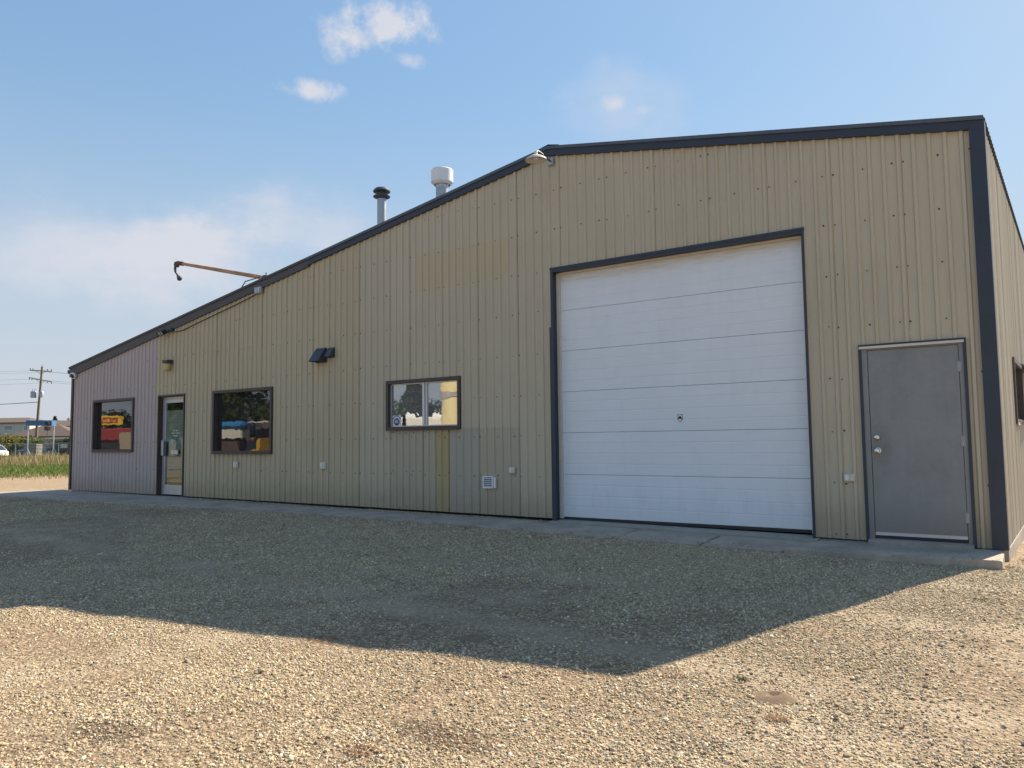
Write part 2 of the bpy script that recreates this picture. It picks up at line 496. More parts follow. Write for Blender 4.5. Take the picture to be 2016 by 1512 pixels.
def ground_material():
    mt, k, b = principled('gravel_ground', 0.92, 0, 0.2)
    p = pos(k)
    sx = k.new('ShaderNodeSeparateXYZ'); k.l.new(p, sx.inputs[0])
    x, y = sx.outputs[0], sx.outputs[1]
    flat = k.vmul(p, (1, 1, 0.3))
    n_big = k.noise(flat, 0.35, 5, 0.6); n_mid = k.noise(flat, 2.2, 5, 0.6); n_f = k.noise(flat, 30, 5, 0.7)
    vo = k.new('ShaderNodeTexVoronoi'); k.l.new(flat, vo.inputs['Vector']); vo.inputs['Scale'].default_value = 38
    vo2 = k.new('ShaderNodeTexVoronoi'); k.l.new(flat, vo2.inputs['Vector']); vo2.inputs['Scale'].default_value = 75
    sc = k.new('ShaderNodeSeparateColor'); k.l.new(vo.outputs['Color'], sc.inputs[0])
    stone = k.ramp(sc.outputs[0], [(0.0, (0.181, 0.132, 0.092)), (0.35, (0.302, 0.224, 0.146)), (0.7, (0.374, 0.285, 0.180)), (1.0, (0.495, 0.395, 0.282))])
    gap = k.smooth(vo.outputs['Distance'], 0.25, 0.75)
    stone = k.mix(k.math('MULTIPLY', gap, 0.55), stone, (0.157, 0.110, 0.070))
    dirt = k.ramp(k.math('ADD', k.math('MULTIPLY', n_f, .6), k.math('MULTIPLY', n_mid, .4)), [(0.3, (0.345, 0.275, 0.190)), (0.7, (0.490, 0.405, 0.290))])
    bare = k.smooth(k.math('ADD', k.math('MULTIPLY', n_big, .6), k.math('MULTIPLY', n_mid, .4)), 0.47, 0.62)
    c = k.mix(k.math('MULTIPLY', bare, 0.75), stone, dirt)
    # wheel lanes, packed with fines, along the front of the building
    for off, sl, wd in ((3.1, .07, .26), (4.75, .07, .28), (1.6, .02, .24)):
        ln = k.math('DIVIDE', k.math('ADD', k.math('ADD', y, off), k.math('ADD', k.math('MULTIPLY', x, sl), k.math('MULTIPLY', k.math('SUBTRACT', n_mid, .5), .35))), wd)
        c = k.mix(k.math('MULTIPLY', k.smooth(k.math('ABSOLUTE', ln), 1.2, .2), k.math('MULTIPLY', n_big, 0.9)), c, dirt)
    # damp dark earth in a few places
    dk = k.smooth(k.math('ADD', k.math('MULTIPLY', k.noise(flat, 1.1, 4, .6), .7), k.math('MULTIPLY', n_mid, .3)), 0.62, 0.72)
    c = k.mix(k.math('MULTIPLY', dk, 0.45), c, (0.13, 0.10, 0.075))
    # two patches of dark damp soil near the bottom of the view
    for (px, py, ra, rb) in ((-0.85, -6.45, .36, .15), (0.24, -5.92, .20, .12), (-2.3, -7.3, .3, .15)):
        ux = k.math('DIVIDE', k.math('SUBTRACT', x, px), ra); uy = k.math('DIVIDE', k.math('SUBTRACT', y, py), rb)
        q = k.math('ADD', k.math('ADD', k.math('MULTIPLY', ux, ux), k.math('MULTIPLY', uy, uy)), k.math('MULTIPLY', k.math('SUBTRACT', k.noise(flat, 9, 4, .65), .5), 2.6))
        c = k.mix(k.math('MULTIPLY', k.smooth(q, 1.1, .2), .75), c, (0.085, 0.062, 0.044))
    # packed tan track to the left of the building, then soil under the grass
    wob = k.math('MULTIPLY', k.math('SUBTRACT', n_big, 0.5), 5.0)
    track = k.smooth(k.math('ADD', x, wob), -21.5, -25.5)
    tdirt = k.mix(n_mid, (0.27, 0.20, 0.13), (0.36, 0.275, 0.185))
    c = k.mix(track, c, tdirt)
    s_ = k.math('ADD', k.math('ADD', k.math('MULTIPLY', x, -0.83), k.math('MULTIPLY', y, -0.56)), k.math('MULTIPLY', k.math('SUBTRACT', n_mid, .5), 2.5))
    gr = k.math('MULTIPLY', k.smooth(s_, 26.2, 28.2), k.math('GREATER_THAN', y, -4.0))
    soil = k.mix(n_mid, (0.085, 0.10, 0.035), (0.16, 0.145, 0.065))
    c = k.mix(gr, c, soil)
    k.l.new(c, b.inputs['Base Color'])
    bn = k.new('ShaderNodeBump'); bn.inputs['Strength'].default_value = 0.9; bn.inputs['Distance'].default_value = 0.018
    h = k.math('SUBTRACT', k.math('ADD', n_f, k.math('MULTIPLY', n_mid, 0.6)), k.math('ADD', k.math('MULTIPLY', vo.outputs['Distance'], 0.8), k.math('MULTIPLY', vo2.outputs['Distance'], 0.4)))
    k.l.new(h, bn.inputs['Height']); k.l.new(bn.outputs[0], b.inputs['Normal'])
    return mt


def build_ground():
    def axis(lo, hi, a, b, step):
        core = list(np.arange(a, b + 1e-6, step))
        left = []; v = a; s = step
        while v > lo: s *= 1.35; v -= s; left.append(max(v, lo))
        right = []; v = b; s = step
        while v < hi: s *= 1.35; v += s; right.append(min(v, hi))
        return np.array(left[::-1] + core + right)
    xs = axis(-900, 900, -26, 5, 0.16); ys = axis(-900, 900, -9.6, 2, 0.16)
    X, Y = np.meshgrid(xs, ys); Z = gz(X, Y)
    v = np.stack([X.ravel(), Y.ravel(), Z.ravel()], 1)
    nx, ny = len(xs), len(ys)
    i = np.arange(nx - 1)[None, :] + np.arange(ny - 1)[:, None] * nx
    f = np.stack([i, i + 1, i + nx + 1, i + nx], -1).reshape(-1, 4)
    me = bpy.data.meshes.new('ground'); me.from_pydata(v.tolist(), [], f.tolist())
    for q in me.polygons: q.use_smooth = True
    me.materials.append(ground_material())
    o = bpy.data.objects.new('ground', me); COL.objects.link(o)
    tag(o, 'gravel yard with bare dirt patches in front of the metal building', None, None, 'structure')


build_ground()

# ------------------------------------------------------------------ the building
B = thing('warehouse', (-8.4, 0, 0), 'long tan ribbed metal building with lilac left end and dark blue trim', 'building')
RIDGE = (-4.144, 5.336)
ROOFL = (-18.12, 2.995)
ROOFR = (1.252, 4.412)


def roof_z(x):
    if x <= RIDGE[0]:
        return ROOFL[1] + (x - ROOFL[0]) * (RIDGE[1] - ROOFL[1]) / (RIDGE[0] - ROOFL[0])
    return RIDGE[1] + (x - RIDGE[0]) * (ROOFR[1] - RIDGE[1]) / (ROOFR[0] - RIDGE[0])


def wall_bottom(x):
    return float(np.interp(x, [-18, -14, -8, -4.2, -0.3, 1.3], [0.005, 0.002, -0.014, -0.03, -0.078, -0.094]))


PITCH = 0.1470


def rib_profile(width):
    """(x, y) outline of one sheet, ribs towards -y"""
    pts = [(0.0, 0.0)]
    n = max(1, round(width / PITCH)); pw = width / n
    for i in range(n):
        a = i * pw
        pts += [(a + pw * 0.60, 0.0), (a + pw * 0.70, -0.021), (a + pw * 0.89, -0.021), (a + pw * 0.97, 0.0)]
    pts.append((width, 0.0))
    return pts


OPEN = [(-16.95, -15.23, 0.95, 2.105), (-12.21, -10.40, 0.91, 2.115), (-7.385, -5.865, 1.295, 2.06),
        (-14.19, -13.25, -0.2, 2.115), (-4.13, -0.648, -0.3, 3.50), (-0.06, 0.93, -0.3, 2.07)]


def sheet(x0, x1, mat, zb=None, zt=None, yoff=0.0):
    prof = [(x0 + a, b) for a, b in rib_profile(x1 - x0)]
    xs = sorted(set([a for a, _ in prof] + [e for o in OPEN for e in o[:2] if x0 < e < x1]))
    px = [a for a, _ in prof]; py = [b for _, b in prof]
    comps = []; prev = []
    for a, b in zip(xs[:-1], xs[1:]):
        if b - a < 1e-5: continue
        mid = (a + b) / 2; now = []
        ya, yb_ = float(np.interp(a, px, py)) + yoff, float(np.interp(b, px, py)) + yoff
        lo = wall_bottom(mid) if zb is None else zb
        hi = (roof_z(mid) - 0.06) if zt is None else zt
        iv = [(lo, hi)]
        for ox0, ox1, oz0, oz1 in OPEN:
            if ox0 < mid < ox1:
                nv = []
                for p, q in iv:
                    if oz1 <= p or oz0 >= q: nv.append((p, q)); continue
                    if oz0 > p: nv.append((p, oz0))
                    if oz1 < q: nv.append((oz1, q))
                iv = nv
        for p, q in iv:
            if zt is None and abs(q - hi) < 1e-6:
                qa, qb = roof_z(a) - 0.06, roof_z(b) - 0.06
            else: qa = qb = q
            # strips that touch belong to one piece of metal; what an opening cuts apart becomes two pieces
            hit = [c for (pp, qq, c) in prev if min(q, qq) - max(p, pp) > .01]
            c = hit[0] if hit else []
            for h in hit[1:]:
                if h is not c: c += h; h.clear()
            c.append(((a, ya, p), (b, yb_, p), (b, yb_, qb), (a, ya, qa)))
            if not any(c is z for z in comps): comps.append(c)
            now.append((p, q, c))
        prev = now
    for c in comps:
        if not c: continue
        mb = MB()
        for qd in c: mb.quad(*qd)
        mb.build('siding_panel', mat, B, fixn=False)


LAP = 0.004
seams_l = [-18.0, -17.27, -16.53, -15.80, -15.06, -14.33]
seams_g = [-14.33, -13.59, -12.87, -12.15, -11.42, -10.71, -9.98, -9.24, -8.81, -8.06, -7.325, -6.886, -6.185, -5.48, -4.738, -3.99, -3.255, -2.518, -1.78, -1.04, -0.30, 0.44, 1.205]
cnt = 0
for a, b in zip(seams_l[:-1], seams_l[1:]):
    sheet(a, b - 0.002, M['lilac'], yoff=-0.0015 * (cnt % 2)); cnt += 1
SPLIT = 1.268
for a, b in zip(seams_g[:-1], seams_g[1:]):
    mt = M['gold'] if a < -8.5 else M['tan']
    o = -0.0018 * (cnt % 2)
    if -7.4 < a < -4.75:
        sheet(a, b - 0.004, mt, zb=SPLIT - 0.004, yoff=o - 0.004)
    else:
        sheet(a, b - (0 if b > 1 else 0.0025 if b > -4.5 else 0.0045), mt, yoff=o)
    cnt += 1
for a, b, mt in ((-7.325, -6.61, 'greytan'), (-6.61, -6.345, 'greytan'), (-6.345, -6.075, 'yellow'), (-6.075, -5.475, 'grey'), (-5.475, -4.738, 'greytan')):
    sheet(a, b - 0.005, M[mt], zb=wall_bottom((a + b) / 2), zt=SPLIT + 0.03, yoff=-0.0018 * (cnt % 2)); cnt += 1

# screws: one joined part, each head a few pixels at most
rows = [-0.03, 0.55, 1.14, 1.735, 2.335, 2.94, 3.525, 4.115, 4.70]
mb = MB(); rs = random.Random(2)


def screw(x, z, y=-0.002):
    if z > roof_z(x) - 0.20 or z < wall_bottom(x) + 0.01: return
    for o in OPEN:
        if o[0] - .05 < x < o[1] + .05 and o[2] - .05 < z < o[3] + .05: return
    r = rs.uniform(0.0065, 0.0105)
    mb.lathe([(r * 1.15, 0.0), (r * 1.15, 0.003), (r * .8, 0.003), (r * .75, 0.008), (0.0, 0.008)], (x, y, z), 6, (0, -1, 0))


for i, (a, b) in enumerate(zip((seams_l + seams_g[1:])[:-1], (seams_l + seams_g[1:])[1:])):
    w = b - a
    left = a < -10
    for z in rows:
        zz = z + rs.uniform(-.012, .012)
        for fx in ((0.01, 0.86) if w < .6 else (0.02, 0.45, 0.86)):
            if left and rs.random() < 0.45: continue
            screw(a + w * fx + rs.uniform(-.01, .01), zz)
for z in (1.225, 0.60, 0.025):
    for x in np.arange(-7.27, -4.75, 0.147):
        if rs.random() < .92: screw(x + rs.uniform(-.008, .008), z + rs.uniform(-.02, .012), -0.006)
for x in np.arange(-9.85, -9.2, 0.147):
    for z in rows: screw(x, z)
mb.build('screw', M['screw'], B)['kind'] = 'stuff'

# wall right (skewed a touch), left and back
SK = 0.030
YB = 24.0


def side_x(y): return 1.205 + SK * y


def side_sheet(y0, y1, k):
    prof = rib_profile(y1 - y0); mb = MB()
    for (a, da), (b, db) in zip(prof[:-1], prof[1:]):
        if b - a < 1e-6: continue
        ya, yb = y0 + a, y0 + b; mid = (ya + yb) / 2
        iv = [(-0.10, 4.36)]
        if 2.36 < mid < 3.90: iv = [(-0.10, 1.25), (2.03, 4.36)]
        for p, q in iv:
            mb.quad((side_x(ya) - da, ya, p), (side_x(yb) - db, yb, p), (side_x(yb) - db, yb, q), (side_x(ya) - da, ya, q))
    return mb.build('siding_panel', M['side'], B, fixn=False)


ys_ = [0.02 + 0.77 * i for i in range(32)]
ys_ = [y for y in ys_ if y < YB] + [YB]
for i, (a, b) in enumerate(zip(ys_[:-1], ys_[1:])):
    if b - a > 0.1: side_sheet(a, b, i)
mb = MB()
prof = rib_profile(YB)
for (a, da), (b, db) in zip(prof[:-1], prof[1:]):
    if b - a > 1e-6: mb.quad((-18.0 + da, a, 0.0), (-18.0 + da * 0 + db, b, 0.0), (-18.0 + db, b, 2.96), (-18.0 + da, a, 2.96))
mb.build('side_wall', M['lilac'], B, fixn=False)
mb = MB()
mb.poly([(-18.0, YB, -.1), (side_x(YB), YB, -.1), (side_x(YB), YB, 4.3), (RIDGE[0], YB, 5.3), (-18.0, YB, 2.95)])
mb.build('rear_wall', M['tan'], B)

# concrete base
mb = MB()
mb.prism_xy([(-17.985, 0.006), (1.19, 0.006), (1.235, 0.03), (side_x(YB) + .012, YB), (-17.985, YB)], -0.55, -0.09,
            ztop=[-0.004, -0.102, -0.102, -0.102, -0.004])
mb.build('foundation', M['kerb'], B)

# roof, ribs running down the slope
def roof_slope(name, xa_f, xb_f):
    mb = MB(); n = int((YB + 0.05) / 0.1525); yy = -0.045
    ribs = []
    for i in range(n):
        a = -0.045 + i * 0.1525
        ribs += [(a, 0.0), (a + .085, 0.0), (a + .102, .022), (a + .132, .022), (a + .149, 0.0)]
    for (ya, ha), (yb, hb) in zip(ribs[:-1], ribs[1:]):
        for th in (0.0, -0.004):
            mb.quad((xa_f(ya), ya, roof_z(xa_f(0)) + ha + th), (xa_f(yb), yb, roof_z(xa_f(0)) + hb + th),
                    (xb_f(yb), yb, zend(xb_f, yb) + hb + th), (xb_f(ya), ya, zend(xb_f, ya) + ha + th))
    return mb.build(name, M['roof'], B, fixn=False)


def zend(f, y): return roof_z(f(0))


roof_slope('roof', lambda y: RIDGE[0], lambda y: -18.15)
roof_slope('roof', lambda y: RIDGE[0], lambda y: side_x(y) + 0.038)
mb = MB()
mb.prism([(RIDGE[0] - .18, roof_z(RIDGE[0] - .18) + .026), (RIDGE[0], RIDGE[1] + .036), (RIDGE[0] + .18, roof_z(RIDGE[0] + .18) + .026),
          (RIDGE[0] + .18, roof_z(RIDGE[0] + .18) + .023), (RIDGE[0], RIDGE[1] + .031), (RIDGE[0] - .18, roof_z(RIDGE[0] - .18) + .023)], -0.06, YB)
mb.build('ridge_cap', M['cap'], B)

# rake trims (three lengths) with a lighter folded cap
def rake(x0, x1, d0, d1, y0, mat, name='fascia'):
    mb = MB()
    mb.prism([(x0, roof_z(x0) - d0), (x1, roof_z(x1) - d1), (x1, roof_z(x1) - .004), (x0, roof_z(x0) - .004)], y0, 0.02)
    return mb.build(name, mat, B)


rake(-18.12, -9.36, 0.235, 0.160, -0.050, M['fade'])
rake(-9.36, RIDGE[0], 0.132, 0.126, -0.053, M['navy'])
rake(RIDGE[0] + .001, 1.228, 0.128, 0.128, -0.053, M['navy'])


def rake_cap(x0, x1, mat):
    mb = MB()
    mb.prism([(x0, roof_z(x0) - .032), (x1, roof_z(x1) - .032), (x1, roof_z(x1) + .012), (x0, roof_z(x0) + .012)], -0.070, -0.046)
    return mb.build('trim_cap', mat, B)


rake_cap(-18.13, -9.40, M['fade']); rake_cap(-9.40, RIDGE[0], M['cap']); rake_cap(RIDGE[0], 1.235, M['cap'])
# corner trims
mb = MB()
mb.prism_xy([(1.097, -0.0575), (1.240, -0.0575), (1.243, 0.10), (1.236, 0.10), (1.233, -0.030), (1.097, -0.030)], -0.092, 4.385, ztop=[4.400, 4.378, 4.378, 4.378, 4.378, 4.400])
mb.build('corner_trim', M['navy'], B)
mb = MB()
mb.prism_xy([(-18.04, -0.034), (-17.955, -0.034), (-17.955, -0.029), (-18.032, -0.029), (-18.032, .08), (-18.04, .08)], 0.0, 2.80)
mb.build('corner_trim', M['brown'], B)
# eave gutter along the low left side
mb = MB()
mb.prism([(-18.25, 2.94), (-18.245, 2.86), (-18.13, 2.83), (-18.035, 2.83), (-18.035, 2.945), (-18.05, 2.945), (-18.05, 2.845), (-18.13, 2.845), (-18.23, 2.872), (-18.235, 2.94)], -0.03, YB)
mb.prism([(-18.25, 2.94), (-18.245, 2.86), (-18.13, 2.83), (-18.035, 2.83), (-18.035, 2.945)], -0.035, -0.028)
mb.build('gutter', M['black'], B)


# ------- openings
def ring(mb, x0, x1, z0, z1, w, y0, y1, bottom=True):
    mb.box(x0, x0 + w, y0, y1, z0, z1)
    mb.box(x1 - w, x1, y0, y1, z0, z1)
    mb.box(x0 + w, x1 - w, y0 + .001, y1, z1 - w, z1)
    if bottom: mb.box(x0 + w, x1 - w, y0 + .001, y1, z0, z0 + w)


def window(x0, x1, z0, z1, label, gl, mull=None):
    w = MB()
    ring(w, x0, x1, z0, z1, 0.055, -0.038, 0.006)
    fr = w.build('window', M['brown'], B)
    if label: fr['label'] = label
    w = MB(); ring(w, x0 + .036, x1 - .036, z0 + .036, z1 - .036, 0.022, 0.006, 0.085)
    w.build('frame', M['brown'], fr)
    w = MB(); w.box(x0 + 0.02, x1 - 0.02, -0.056, -0.039, z0 - 0.006, z0 + 0.020); w.build('sill', M['brown'], fr)
    if mull is None:
        w = MB(); w.box(x0 + .05, x1 - .05, 0.060, 0.066, z0 + .05, z1 - .05); w.build('glass', M[gl], fr)
    else:
        w = MB(); ring(w, x0 + .058, x1 - .058, z0 + .058, z1 - .058, 0.018, 0.020, 0.084); w.build('inner_frame', M['alu'], fr)
        w = MB(); w.box(mull - .022, mull + .022, 0.016, 0.05, z0 + .058, z1 - .058); w.box(mull + .024, mull + .066, 0.034, 0.07, z0 + .06, z1 - .06)
        w.build('mullion', M['alu'], fr)
        w = MB(); w.box(x0 + .07, mull, 0.030, 0.035, z0 + .07, z1 - .07); w.build('glass', M[gl], fr)
        w = MB(); w.box(mull, x1 - .07, 0.050, 0.055, z0 + .07, z1 - .07); w.build('glass', M[gl], fr)
    return fr


w1 = window(-16.984, -15.199, 0.92, 2.139, 'square brown framed window in the lilac wall', 'g_dark')
w2 = window(-12.24, -10.373, 0.877, 2.146, 'square brown framed window right of the glass door', 'g_dark')
w3 = window(-7.415, -5.836, 1.263, 2.088, 'sliding window of two panes left of the white overhead door', 'g_bright', -6.63)
# sticker and a small dark figurine inside the sliding window
w = MB(); w.box(-7.31, -7.13, 0.0265, 0.0285, 1.345, 1.51)
st = w.build('sticker', M['print_white'], w3)
w = MB()
w.prism([(-7.22 + .062 * math.cos(t), 1.405 + .062 * math.sin(t)) for t in np.linspace(0, 2 * math.pi, 20, endpoint=False)], 0.0225, 0.0262)
for i in range(6):
    t0, t1 = R(155 - i * 22), R(155 - i * 22 - 15)
    w.quad((-7.22 + .078 * math.cos(t0), 0.0255, 1.41 + .078 * math.sin(t0)), (-7.22 + .078 * math.cos(t1), 0.0255, 1.41 + .078 * math.sin(t1)),
           (-7.22 + .100 * math.cos(t1), 0.0255, 1.41 + .100 * math.sin(t1)), (-7.22 + .100 * math.cos(t0), 0.0255, 1.41 + .100 * math.sin(t0)))
w.build('badge', M['print_blue'], w3)
w = MB()
for zz in (1.385, 1.405, 1.425):
    w.box(-7.255, -7.185, 0.0195, 0.0222, zz, zz + .010)
w.build('print', M['print_white'], w3)
w = MB()
w.lathe([(0.0, 0), (.028, 0), (.026, .03), (.014, .06), (.022, .09), (.020, .11), (.010, .125), (.016, .14), (.012, .16), (0, .17)], (-7.06, 0.014, 1.34), 10)
w.build('figurine', M['black'], w3)

# side window, seen edge on, with its trim
mb = MB()
y0, y1, z0, z1 = 2.33, 3.93, 1.215, 2.065
for (a, b, c, d) in ((y0, y0 + .06, z0, z1), (y1 - .06, y1, z0, z1), (y0 + .06, y1 - .06, z0, z0 + .06), (y0 + .06, y1 - .06, z1 - .06, z1)):
    mb.prism_xy([(side_x(a) - .08, a), (side_x(a) + .045, a), (side_x(b) + .045, b), (side_x(b) - .08, b)], c, d)
sw = mb.build('window', M['brown'], B); sw['label'] = 'brown framed window in the sunlit right side wall'
mb = MB()
mb.prism_xy([(side_x(y0) - .03, y0 + .05), (side_x(y0) - .024, y0 + .05), (side_x(y1) - .024, y1 - .05), (side_x(y1) - .03, y1 - .05)], z0 + .05, z1 - .05)
mb.build('glass', M['g_dark'], sw)
mb = MB(); mb.box(side_x(y0) + .046, side_x(y0) + .056, y0 - .01, y1, z0 - .02, z0 + .012); mb.build('sill', M['offwhite'], sw)
# sloped metal hood over the far end of the side window
mb = MB(); yh = 3.95; xh = side_x(yh) + .02
mb.mesh([(xh, yh, 2.02), (xh, yh + 1.3, 2.02), (xh + .34, yh + 1.3, 1.93), (xh + .34, yh, 1.93), (xh, yh, 2.10), (xh, yh + 1.3, 2.10), (xh + .34, yh + 1.3, 1.95), (xh + .34, yh, 1.95)],
        [(0, 1, 2, 3), (4, 5, 6, 7), (0, 3, 7, 4), (1, 2, 6, 5), (2, 3, 7, 6), (0, 1, 5, 4)])
mb.build('hood', M['dgrey'], sw)

# ------- overhead door
G0, G1, GT = -4.168, -0.612, 3.537
mb = MB()
mb.box(G0 + .015, G0 + .055, -0.042, 0.004, -0.06, GT)
mb.box(G0 - .004, G0 + .066, -0.052, -0.043, -0.06, GT - .85)            # overlapping lower length
mb.box(G1 - .045, G1 - .018, -0.042, 0.004, -0.10, GT)
mb.box(G0 + .008, G1 - .012, -0.046, 0.003, GT - .020, GT + .012)
mb.box(G0 + .055, G1 - .045, -0.040, 0.004, GT - .055, GT - .020)
gd = mb.build('overhead_door', M['navy'], B)
mb = MB()
mb.box(G0 + .036, G0 + .052, 0.004, 0.098, -0.06, GT - .03)
mb.box(G1 - .052, G1 - .036, 0.004, 0.098, -0.06, GT - .03)
mb.box(G0 + .052, G1 - .052, 0.004, 0.098, GT - .055, GT - .030)
mb.build('jamb', M['navy'], gd)
mb = MB()
mb.box(G0 + .053, G0 + .105, 0.060, 0.094, -0.03, GT - .06); mb.box(G1 - .075, G1 - .053, 0.060, 0.094, -0.05, GT - .06)
mb.box(G0 + .106, G1 - .076, 0.064, 0.092, GT - .085, GT - .056)
mb.build('weather_strip', M['offwhite'], gd)
zs = [-0.012, 0.585, 1.173, 1.758, 2.345, 2.930, 3.515]
for i in range(6):
    a, b = zs[i] + .0022, zs[i + 1] - .0022
    pf = [(0.1, a), (0.098, a + .006)]
    nrib = 4
    for j in range(nrib):
        zc = a + (b - a) * (j + 0.5) / nrib + (b - a) / nrib * 0.5
        if j < nrib - 1:
            pf += [(0.098, zc - .010), (0.1006, zc - .002), (0.1006, zc + .002), (0.098, zc + .010)]
        # fine pressed lines between the deep ones
    pf += [(0.098, b - .006), (0.1, b)]
    mb = MB(); x0, x1 = G0 + .07, G1 - .06
    for (ya, za), (yb, zb) in zip(pf[:-1], pf[1:]):
        sag = 0
        mb.quad((x0, ya, za), (x1, ya, za - .0), (x1, yb, zb), (x0, yb, zb))
    mb.quad((x0, 0.100, a), (x1, 0.100, a), (x1, 0.14, a), (x0, 0.14, a)); mb.quad((x0, 0.100, b), (x1, 0.100, b), (x1, 0.14, b), (x0, 0.14, b))
    mb.build('door_panel', M['doorwhite'], gd, fixn=False)
mb = MB(); mb.box(G0 + .05, G1 - .05, 0.141, 0.16, -0.05, GT); mb.build('backing', M['black'], gd)
mb = MB(); mb.box(G0 + .07, G1 - .06, 0.099, 0.13, -0.048, -0.009); mb.build('bottom_seal', M['black'], gd)
# maker's emblem: a small shield outline with a black arched mark
ex, ez = -2.29, 1.335
def sh(s): return [(ex - .034 * s, ez + .045 * s), (ex + .034 * s, ez + .045 * s), (ex + .034 * s, ez - .014 * s), (ex, ez - .048 * s), (ex - .034 * s, ez - .014 * s)]
mb = MB(); mb.prism(sh(1.12), 0.0955, 0.0978); mb.build('emblem', M['dgrey'], gd)
mb = MB(); mb.prism(sh(0.95), 0.0935, 0.0954); mb.build('emblem_field', M['white'], gd)
mb = MB()
arc = [(ex + .024 * math.cos(t), ez + .006 + .024 * math.sin(t)) for t in np.linspace(math.pi, 0, 9)]
mb.prism(arc + [(ex + .026, ez - .018), (ex + .006, ez - .004), (ex - .006, ez - .004), (ex - .026, ez - .018)], 0.0915, 0.0934)
mb.build('emblem_mark', M['black'], gd)
mb = MB()
mb.prism_xy([(G0 - .02, -0.135), (G1 + .02, -0.135), (G1 + .02, 0.10), (G0 - .02, 0.10)], -0.4, -0.05, ztop=[-.062, -.098, -.070, -.046])
mb.build('door_sill', M['kerb'], B)

# ------- steel man door
mb = MB()
ring(mb, -0.090, 0.962, -0.088, 2.102, 0.030, -0.034, 0.004, False)
sd = mb.build('steel_door', M['navy'], B)
mb = MB()
mb.box(-.060, -.003, -0.018, 0.03, -0.088, 2.072); mb.box(0.891, 0.932, -0.018, 0.03, -0.088, 2.072); mb.box(-.003, 0.891, -0.017, 0.03, 2.036, 2.072)
mb.build('frame', M['doorgrey'], sd)
mb = MB(); mb.box(-0.080, 0.945, -0.052, -0.0345, 2.052, 2.079); mb.build('drip_cap', M['offwhite'], sd)
mb = MB(); mb.bbox(0.002, 0.886, -0.012, 0.026, 0.004, 2.032, .002); mb.build('leaf', M['doorgrey'], sd)
mb = MB(); mb.box(0.003, 0.885, -0.020, -0.0125, -0.012, 0.022); mb.build('sweep', M['alu'], sd)
mb = MB(); mb.box(0.0, 0.89, -0.010, 0.02, -0.045, -0.013); mb.build('gap_seal', M['black'], sd)
for z in (0.215, 1.015, 1.80):
    mb = MB(); mb.tube([(0.889, -0.022, z - .055), (0.889, -0.022, z + .055)], 0.008, 8); mb.box(0.872, 0.906, -0.0195, -0.0185, z - .05, z + .05)
    mb.build('hinge', M['galv'], sd)
mb = MB(); mb.lathe([(.034, 0), (.034, .006), (.014, .010), (.013, .030), (.026, .040), (.030, .055), (.026, .068), (.012, .072), (0, .072)], (0.066, -0.013, 0.915), 20, (0, -1, 0))
mb.build('knob', M['chrome'], sd, True)
mb = MB(); mb.lathe([(.032, 0), (.032, .006), (.027, .020), (.018, .024), (0, .024)], (0.062, -0.013, 1.062), 20, (0, -1, 0)); mb.build('deadbolt', M['chrome'], sd, True)
mb = MB()
mb.prism_xy([(-.06, -.10), (.94, -.10), (.94, .0), (-.06, .0)], -0.3, -0.05, ztop=[-.062, -.068, -.05, -.048]); mb.build('door_sill', M['kerb'], B)

# ------- glass entrance door
D0, D1 = -14.217, -13.227
mb = MB(); ring(mb, D0, D1, -0.01, 2.14, 0.028, -0.036, 0.004, False)
ge = mb.build('glass_door', M['brown'], B); ge['label'] = 'aluminium framed glass entrance door with mail slot'
mb = MB(); mb.box(D0 + .028, D0 + .04, 0.004, 0.14, -.01, 2.11); mb.box(D1 - .04, D1 - .028, 0.004, 0.14, -.01, 2.11); mb.box(D0 + .04, D1 - .04, 0.004, 0.14, 2.095, 2.11)
mb.build('jamb', M['brown'], ge)
mb = MB(); ring(mb, D0 + .042, D1 - .042, 0.0, 2.093, 0.042, 0.068, 0.118, False); mb.build('frame', M['alu'], ge)
a0, a1 = D0 + .09, D1 - .088
mb = MB()
mb.box(a0, a0 + .075, 0.062, 0.104, 0.012, 2.045); mb.box(a1 - .05, a1, 0.062, 0.104, 0.012, 2.045); mb.box(a0 + .075, a1 - .05, 0.063, 0.104, 1.97, 2.045); mb.box(a0 + .075, a1 - .05, 0.063, 0.104, 0.012, 0.215)
mb.build('leaf_frame', M['alu'], ge)
mb = MB(); mb.box(a0 + .07, a1 - .045, 0.080, 0.086, 0.21, 1.975); mb.build('glass', M['g_door'], ge)
mb = MB()
z = 0.50
while z < 1.80:
    mb.quad((a0 + .072, 0.0885, z), (a1 - .048, 0.0885, z), (a1 - .048, 0.0905, z + .0405), (a0 + .072, 0.0905, z + .0405))
    mb.quad((a0 + .072, 0.0905, z + .0405), (a1 - .048, 0.0905, z + .0405), (a1 - .048, 0.0885, z + .0435), (a0 + .072, 0.0885, z + .0435)); z += 0.0435
mb.build('blind', M['blind'], ge, fixn=False)
mb = MB(); mb.box(a0 + .072, a1 - .048, 0.089, 0.092, 0.27, 0.50); mb.build('kick_card', M['paper'], ge)
mb = MB(); mb.box(a0 + .06, a1 - .03, 0.16, 0.17, 0.20, 2.0); mb.build('backing', M['dark'], ge)
mb = MB(); mb.bbox(-13.815, -13.56, 0.050, 0.079, 0.865, 0.955, .004); mb.build('mail_slot', M['alu'], ge)
mb = MB(); mb.bbox(-13.555, -13.525, 0.054, 0.079, 0.868, 0.952, .003); mb.build('slot_end', M['black'], ge)
mb = MB(); mb.bbox(-14.155, -14.075, 0.020, 0.060, 0.835, 1.17, .006); mb.build('pull_handle', M['alu'], ge)
mb = MB(); mb.bbox(-14.07, -13.99, 0.045, 0.061, 0.83, 1.14, .004); mb.build('lock_plate', M['dgrey'], ge)
